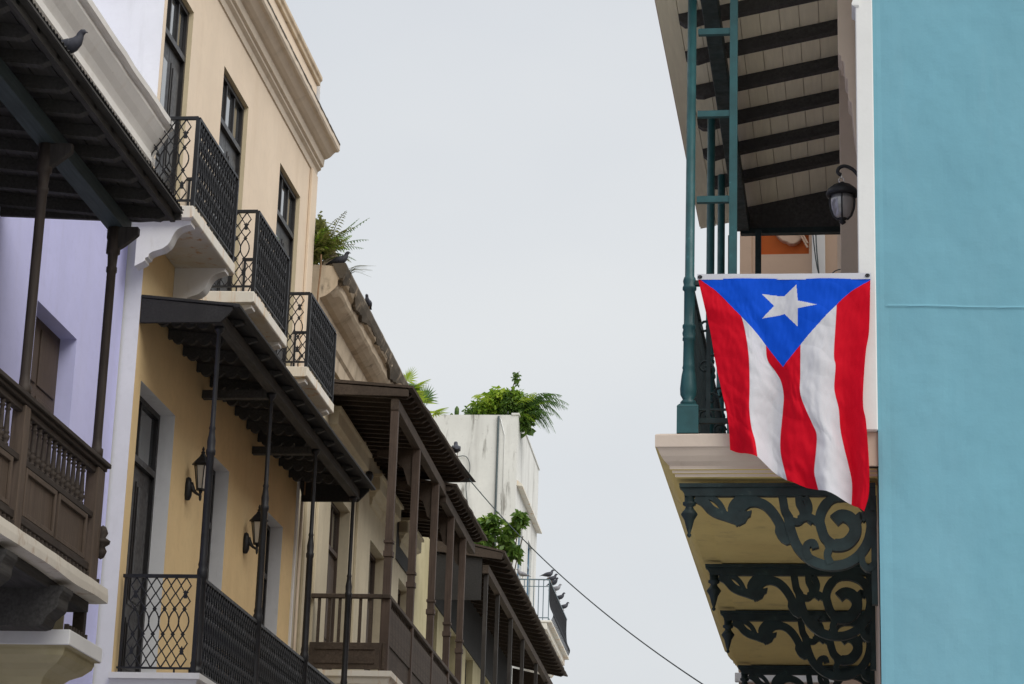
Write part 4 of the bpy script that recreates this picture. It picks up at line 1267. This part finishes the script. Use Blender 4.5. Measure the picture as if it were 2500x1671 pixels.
for j in range(NT+1):
    t = j/NT
    bs = [f_(t) for f_ in BC]
    for i in range(5*NS+1):
        k = min(4, i//NS)
        a = (i-k*NS)/NS
        # smooth the bottom and cross positions between the seams
        u = bs[k][0]*(1-a)+bs[k+1][0]*a
        v = bs[k][1]*(1-a)+bs[k+1][1]*a
        s_ = i/(5*NS)
        amp = .012+.072*t
        dy = -.03-amp*(sin(2*pi*(2.15*s_-.30+.22*sin(2.2*t)))*.62+.38*sin(2*pi*(4.1*s_+.5*t))*t)
        dy += .010*noise.noise(Vector((s_*5, t*3.3, 2)))*(0.3+t)+.006*noise.noise(Vector((s_*9-t*5, t*11+s_*4, 7)))
        dy -= .022*max(0, noise.noise(Vector((s_*3.0+t*2.2, t*6.5-s_*3, 4))))
        dy += .0045*noise.noise(Vector((s_*22-t*9, t*16+s_*10, 3)))*(.35+t)+.0022*noise.noise(Vector((s_*40, t*26+s_*22, 8)))
        DP.append((u, v))
        x, z = fpx(u, v)
        vv.append((x, FY+dy, z))
W_ = 5*NS+1
for j in range(NT):
    for i in range(5*NS):
        a = j*W_+i
        ff.append((a, a+1, a+W_+1, a+W_))
        cxy = ((DP[a][0]+DP[a+W_+1][0])/2, (DP[a][1]+DP[a+W_+1][1])/2)
        if inside(cxy, TRI):
            fm.append(1 if inside(cxy, STAR) else 2)
        else:
            red = (i//NS) % 2 == 0
            edge = i % NS in (0, NS-1) and 0 < i < 5*NS-1
            fm.append((3 if edge else 0) if red else 1)
fl = MB()
fl.v, fl.f, fl.m, fl.smf = vv, ff, fm, [True]*len(ff)
part(FG, 'field', fl, [M['red'], M['fwhite'], M['fblue'], M['seam']])
hb = MB()
rngs = []
for i in range(41):
    u = 1703+424*i/40
    sag = 2.5*sin(pi*i/40)
    up_, dn = fpx(u, 680-3*i/40+sag*.3), fpx(u, 694+sag*.3-1.5*i/40)
    yq = FY-.024+.003*noise.noise(Vector((i*.2, 0, 0)))
    rngs.append([(up_[0], yq, up_[1]), (dn[0], yq-.002, dn[1]), (dn[0], yq-.005, dn[1]), (up_[0], yq-.004, up_[1])])
hb.rings(rngs)
part(FG, 'header_band', hb, M['fwhite'])
gr = MB()
for (u, v) in ((1710, 688), (2118, 684)):
    x, z = fpx(u, v)
    gr.tube([(x+.011*cos(2*pi*k/10), FY-.032, z+.008*sin(2*pi*k/10)) for k in range(11)], .004, 5)
    gr.tube([(x, FY-.03, z), (x, FY+.05, z+.02), (x, FY+.14, z+.02)], .004, 5)
part(FG, 'grommet', gr, M['iron'])

# ================================================================== PIGEONS
def pigeon(label, frame, pos, head, scale=1.0, mat='bird', group=None, lean=0):
    T = thing('pigeon', label, 'pigeon', frame, pos, group)
    T.rotation_euler = (0, 0, frame.rot+head)
    T.scale = (scale,)*3
    OFF[T] = (0, 0, 0)
    sp = [(-.19, .055, .022, .004), (-.12, .078, .03, .010), (-.085, .092, .04, .026), (-.04, .10, .055, .046), (.01, .105, .062, .056), (.05, .118, .058, .056), (.085, .143, .042, .044), (.10, .172, .030, .032),
          (.108, .198, .027, .027), (.122, .212, .027, .025), (.14, .214, .018, .018), (.15, .210, .008, .008), (.168, .203, .002, .003)]
    b = MB()
    b.sm = True
    rngs = []
    for i, (x, z, rw, rh) in enumerate(sp):
        a, c_ = sp[max(0, i-1)], sp[min(len(sp)-1, i+1)]
        d = Vector((c_[0]-a[0], 0, c_[1]-a[1])).normalized()
        nn = Vector((-d.z, 0, d.x))
        rngs.append([(x+nn.x*rh*sin(2*pi*k/12), rw*cos(2*pi*k/12), z+nn.z*rh*sin(2*pi*k/12)) for k in range(12)])
    b.rings(rngs)
    part(T, 'body', b, M[mat])
    for sg in (1, -1):
        wg = MB()
        wg.sm = True
        wg.rings([[(x, sg*(y-.006), z+h), (x, sg*(y+.006), z+h*.4), (x, sg*(y+.004), z-h), (x, sg*(y-.010), z-h)] for x, y, z, h in ((.06, .046, .125, .012), (.03, .058, .115, .035), (-.03, .056, .105, .04), (-.09, .036, .09, .022), (-.15, .018, .078, .006))])
        part(T, 'wing', wg, M['birdpale' if mat == 'birdpale' else 'bird'])
        lg = MB().tube([(.01, sg*.022, .07), (.012, sg*.024, .0), (.035, sg*.026, .002)], .004, 5)
        part(T, 'leg', lg, M['rust'])
    return T
pigeon('dark pigeon standing on the edge of the corrugated gallery roof at top left', FL, (-5.50, 16.12, 8.72), radians(-12), 1.0)
pigeon('dark pigeon crouched on top of the crumbling cornice beside the fern', FF, (.36, .20, 12.43), radians(-8), 1.05)
pigeon('small pigeon on the outer edge of the mouldering cornice, halfway down its slope', FF, (.49, 2.1, 12.40), radians(-95), .9)
pigeon('dark pigeon on the tin flap of the brown timber gallery roof', FF, (1.40, 6.1, 11.10), radians(100), 1.25)
for (x, y, hd, lab, mt_) in ((.18, 29.957, 190, 'pale breasted pigeon on the near rail of the far white balcony, close to its wall', 'birdpale'), (.84, 29.957, 20, 'dark pigeon on the corner of the far white balcony rail, tail towards the wall', 'bird')):
    pigeon(lab, FF, (x, y, 13.712), radians(hd), 1.15, mt_, 'pigeons on the far balcony rail')
for k, (y, hd, mt_) in enumerate(((30.5, 0, 'bird'), (31.1, -30, 'bird'), (31.9, 15, 'birdpale'), (33.2, -10, 'bird'), (34.6, 10, 'bird'))):
    pigeon(('nearest pigeon of the row on the street side rail of the far balcony', 'second pigeon of the row on the street side rail of the far balcony', 'pale pigeon in the middle of the row on the street side balcony rail',
            'fourth pigeon of the row on the street side rail of the far balcony', 'farthest pigeon of the row on the street side rail of the far balcony')[k], FF, (.888, y, 13.712), radians(hd), 1.1, mt_, 'pigeons on the far balcony rail')

# ================================================================== PLANTS
def frond(T, base, az, length, rise, droop, mat, n=16, leaf=.12, w=.012, name='frond', twist=0):
    """an arching rachis with paired leaflets"""
    mb = MB()
    pts = []
    for i in range(n+1):
        t = i/n
        r = length*(t-.18*t*t*droop)
        pts.append(Vector((base[0]+cos(az)*r, base[1]+sin(az)*r, base[2]+length*(rise*t-droop*t*t))))
    mb.tube(pts, [.006*(1-.7*i/n)+.001 for i in range(n+1)], 4)
    side = Vector((-sin(az), cos(az), 0))
    for i in range(2, n+1):
        t = i/n
        p = pts[i]
        d = (pts[i]-pts[i-1]).normalized()
        L = leaf*(sin(pi*min(1, .18+.82*t))**.7+.12)*random.uniform(.85, 1.1)
        for sg in (1, -1):
            q = (side*sg*.8+d*.55+Vector((0, 0, -.25-random.random()*.3+twist*sg))).normalized()
            nrm = q.cross(d).normalized()
            a = p+q*L*.5+d*w
            b = p+q*L*.5-d*w
            tip = p+q*L+Vector((0, 0, -L*.22))
            mb.add([p, a+nrm*.003, tip, b-nrm*.003], [(0, 1, 2), (0, 2, 3)])
    return part(T, name, mb, mat)
def leaf_cloud(T, centre, rad, n, size, mat, name='foliage', seed=1, lump=1.0):
    rnd = random.Random(seed)
    mb = MB()
    for _ in range(n):
        while True:
            d = Vector((rnd.uniform(-1, 1), rnd.uniform(-1, 1), rnd.uniform(-1, 1)))
            if d.length < 1:
                break
        d = d*(.55+.45*rnd.random()) if d.length > .3 else d
        k = 1+.45*lump*noise.noise(Vector((d.x*2.2+seed, d.y*2.2, d.z*2.2)))
        p = Vector((centre[0]+d.x*rad[0]*k, centre[1]+d.y*rad[1]*k, centre[2]+d.z*rad[2]*k))
        a = Vector((rnd.uniform(-1, 1), rnd.uniform(-1, 1), rnd.uniform(-.9, .4))).normalized()
        b = a.cross(Vector((rnd.uniform(-1, 1), rnd.uniform(-1, 1), rnd.uniform(-1, 1)))).normalized()
        s_ = size*rnd.uniform(.6, 1.25)
        mb.add([p, p+a*s_*.5+b*s_*.28, p+a*s_+Vector((0, 0, -s_*.15)), p+a*s_*.5-b*s_*.28], [(0, 1, 2), (0, 2, 3)])
    return part(T, name, mb, mat)

# fern on the weathered house, against the cream house
T = thing('fern', 'shaggy fern growing from the top of the weathered cornice against the cream house', 'plant', FF, (-.05, .35, 12.45))
rnd = random.Random(3)
for i in range(60):
    az = rnd.uniform(-.9, 1.3) if i % 2 else rnd.uniform(-2.4, 2.6)
    frond(T, (-.04+rnd.uniform(-.10, .2), .12+rnd.uniform(-.1, .2), 12.5+rnd.uniform(-.05, .2)), az, rnd.uniform(.35, .62), rnd.uniform(.75, 1.6), rnd.uniform(.3, .95), M['drygreen' if i % 3 else 'leaf'], 14, .085, .011)
for i, (az, L, r_, d_) in enumerate(((.35, .80, 1.15, .25), (.15, .82, .85, .45), (-.1, .78, .62, .45), (.5, .66, 1.3, .2), (-.2, .7, .4, .5))):
    frond(T, (-.02, .35, 12.62), az, L, r_, d_, M['palmleaf'], 16, .075, .010)
leaf_cloud(T, (.02, .14, 12.82), (.19, .2, .46), 1500, .09, M['drygreen'], seed=5)
part(T, 'stem', MB().tube([(-.05, .35, 12.40), (-.06, .36, 12.6), (-.1, .36, 12.9)], .025, 6), M['stem'])
T = thing('dry_grass', 'wispy dry grass blades sticking out from the corner of the weathered cornice', 'plant', FF, (.5, .1, 12.36))
gm = MB()
for i in range(11):
    z0 = rnd.uniform(-.05, .06)
    gm.tube(smooth_line([(.44, .3+rnd.uniform(-.1, .3), 12.38), (.60, .2, 12.40+z0), (.72+rnd.random()*.2, .2, 12.37+z0*2.0+rnd.uniform(-.03, .02))], 3), [.004, .004, .003, .003, .002, .002, .001], 4)
part(T, 'blades', gm, M['drygreen'])

def fan_leaf(T, base, az, L, tilt, mat, spread=1.3, n=13, name='leaf'):
    mb = MB()
    ax = Vector((cos(az)*cos(tilt), sin(az)*cos(tilt), sin(tilt)))
    sd = Vector((-sin(az), cos(az), 0))
    st_ = Vector(base)
    hub = st_+ax*L*.5
    mb.tube([st_, hub], .008, 4)
    for i in range(n):
        t = -spread+2*spread*i/(n-1)
        d = (ax*cos(t)+sd*sin(t)+Vector((0, 0, -.12*abs(t)))).normalized()
        e = d.cross(ax.cross(sd)).normalized()*.018
        tip = hub+d*L*.62+Vector((0, 0, -.05*L))
        mb.add([hub, hub+d*L*.3+e, tip, hub+d*L*.3-e], [(0, 1, 2), (0, 2, 3)])
    return part(T, name, mb, mat)
for (bx_, by_, tall, lab, sd_, mt_) in ((-.30, 10.6, 1.32, 'bright lime fan palm rising behind the end of the weathered cornice', 1, 'limeleaf'), (-.20, 13.0, 1.55, 'lime green fan palm in front of the white terrace building, lower and further along', 2, 'limeleaf')):
    T = thing('fan_palm', lab, 'palm', FF, (bx_, by_, 12.36 if by_ < 11.2 else 11.4), 'lime fan palms behind the gallery roof')
    z0 = 12.36 if by_ < 11.2 else 11.4
    zt_ = 13.45 if sd_ == 1 else 13.72
    part(T, 'trunk', MB().tube([(bx_, by_, z0), (bx_+.02, by_, zt_)], [.05, .035], 8), M['stem'])
    r2 = random.Random(sd_)
    for i in range(13):
        fan_leaf(T, (bx_, by_, zt_-.05*r2.random()), r2.uniform(-pi, pi), r2.uniform(.42, .62), r2.uniform(.0, 1.35), M[mt_ if i % 3 else 'palmleaf'])

T = thing('terrace_shrub', 'dense green shrub spilling over the parapet of the white terrace building', 'shrub', FF, (-.9, 30.4, 17.9))
for i, (x, z, rx, rz__, n, mt_) in enumerate(((-1.38, 18.36, .22, .22, 500, 'darkleaf'), (-1.12, 18.50, .32, .34, 1000, 'leaf'), (-.78, 18.62, .38, .46, 1500, 'leaf'), (-.40, 18.62, .36, .44, 1300, 'darkleaf'), (-.08, 18.55, .30, .36, 900, 'darkleaf'), (-.62, 18.88, .30, .32, 500, 'limeleaf'), (-.95, 18.62, .30, .26, 350, 'limeleaf'), (-.25, 18.85, .28, .3, 500, 'leaf'), (.10, 18.2, .18, .34, 350, 'darkleaf'))):
    leaf_cloud(T, (x, 30.35+.1*(i % 3), z), (rx, .38, rz__), int(n*.8), .10+.05*(i % 3), M[mt_], seed=10+i, lump=1.5)
tw = MB()
tw.tube(smooth_line([(-.5, 30.3, 18.4), (-.35, 30.3, 18.9), (-.22, 30.3, 19.3), (-.12, 30.3, 19.55)], 4), [.02]*5+[.014]*4+[.008]*4, 5)
part(T, 'stem', tw, M['stem'])
leaf_cloud(T, (-.20, 30.3, 19.33), (.11, .1, .25), 130, .10, M['darkleaf'], 'foliage', 31, .3)
T = thing('terrace_palm', 'dark green feather palm arching out over the right end of the white terrace', 'palm', FF, (-.05, 30.4, 17.9))
part(T, 'trunk', MB().tube([(-.15, 30.4, 17.9), (-.1, 30.4, 18.55)], [.05, .04], 8), M['stem'])
for i, (az, L, r_, d_) in enumerate(((0.0, 1.5, .66, .62), (.10, 1.35, .55, .80), (-.05, 1.45, .5, .55), (.3, 1.2, .35, .9), (-.1, 1.1, .38, .85), (.2, 1.25, .85, .55), (.05, .95, .2, .8), (-.25, 1.0, .9, .6), (2.9, .9, .8, .5), (.4, 1.0, .1, .75), (1.2, .9, 1.0, .6), (0, .8, -.05, .7))):
    frond(T, (-.08, 30.4, 18.58), az, L, r_, d_, M['palmleaf'], 22, .30, .014)
rf_ = random.Random(77)
for i in range(16):
    bx_ = -1.05+.07*i+rf_.uniform(-.05, .05)
    frond(T, (bx_, 30.25, 18.35+rf_.uniform(-.1, .25)), rf_.uniform(-.7, .7) if bx_ > -.6 else rf_.uniform(2.2, 4.0), rf_.uniform(.7, 1.05), rf_.uniform(.35, 1.0), rf_.uniform(.4, .8), M[('palmleaf', 'leaf', 'limeleaf')[i % 3]], 16, .22, .014)
T = thing('cactus', 'small upright dark green cactus on the white terrace parapet left of the shrub', 'plant', FF, (-1.78, 30.1, 18.2))
cm = MB()
cm.sm = True
cm.lathe([(.05, 18.2), (.065, 18.3), (.06, 18.42), (.02, 18.49)], (-1.78, 30.1, 0), 8)
cm.lathe([(.03, 18.2), (.05, 18.23), (.04, 18.27), (.01, 18.3)], (-1.92, 30.1, 0), 8)
part(T, 'stem', cm, M['darkleaf'])
# vines on the low gallery roof
for (x0, lab, pts, sd_) in ((.52, 'leafy green creeper on the low gallery roof, left clump of two', ((.56, 12.15, .16, .26), (.66, 12.38, .10, .16), (.86, 12.30, .12, .26), (.55, 11.85, .15, .2), (.72, 11.95, .12, .22)), 41),
                           (1.1, 'leafy green creeper on the low gallery roof, right clump trailing over the eave', ((1.12, 12.02, .17, .26), (1.25, 12.22, .13, .22), (1.42, 12.42, .15, .16), (1.12, 11.75, .10, .22), (1.32, 11.72, .14, .16), (1.0, 11.62, .2, .12)), 51)):
    T = thing('creeper', lab, 'plant', FF, (x0, 16.8, 11.3), 'creepers on the low gallery roof')
    for i, (x, z, rx, rz__) in enumerate(pts):
        leaf_cloud(T, (x, 16.8+.15*(i % 2), z), (rx, .18, rz__), 150, .17, M['leaf' if i % 2 else 'darkleaf'], seed=sd_+i, lump=1.3)
    sm_ = MB()
    for i in range(5):
        sm_.tube(smooth_line([(x0+.08*i-.1, 16.8, 11.25), (x0+.09*i-.08, 16.8, 11.6), (x0+.12*i-.1, 16.82, 12.05)], 3), .012, 5)
    part(T, 'stem', sm_, M['stem'])

# ================================================================== CABLES
T = thing('street_cable', 'long dark cable slanting down across the pale sky between the two sides of the street', 'cable', FF, (1.45, 7.8, 11.2))
def c_at(t):
    a = FF.world((1.40, 7.7, 11.14))
    b = FR.world((-1.34, 25.95, 5.30))
    p = a.lerp(b, t)
    p.z -= .55*4*t*(1-t)*.5
    return p
q = []
for i in range(41):
    p = c_at(i/40)-FF.org
    q.append(_rz(p, -FF.rot))
part(T, 'strand', MB().tube(q, .009, 6), M['wire'])
T = thing('service_wire', 'thin looping wire on the streaked white wall behind the timber gallery', 'cable', FF, (-1.5, 29.8, 16))
part(T, 'strand', MB().tube(smooth_line([(-1.75, 29.85, 17.0), (-1.45, 29.85, 17.02), (-1.33, 29.85, 16.7), (-1.42, 29.85, 16.2), (-1.30, 29.85, 15.4), (-1.12, 29.85, 14.4)], 6), .012, 5), M['wire'])
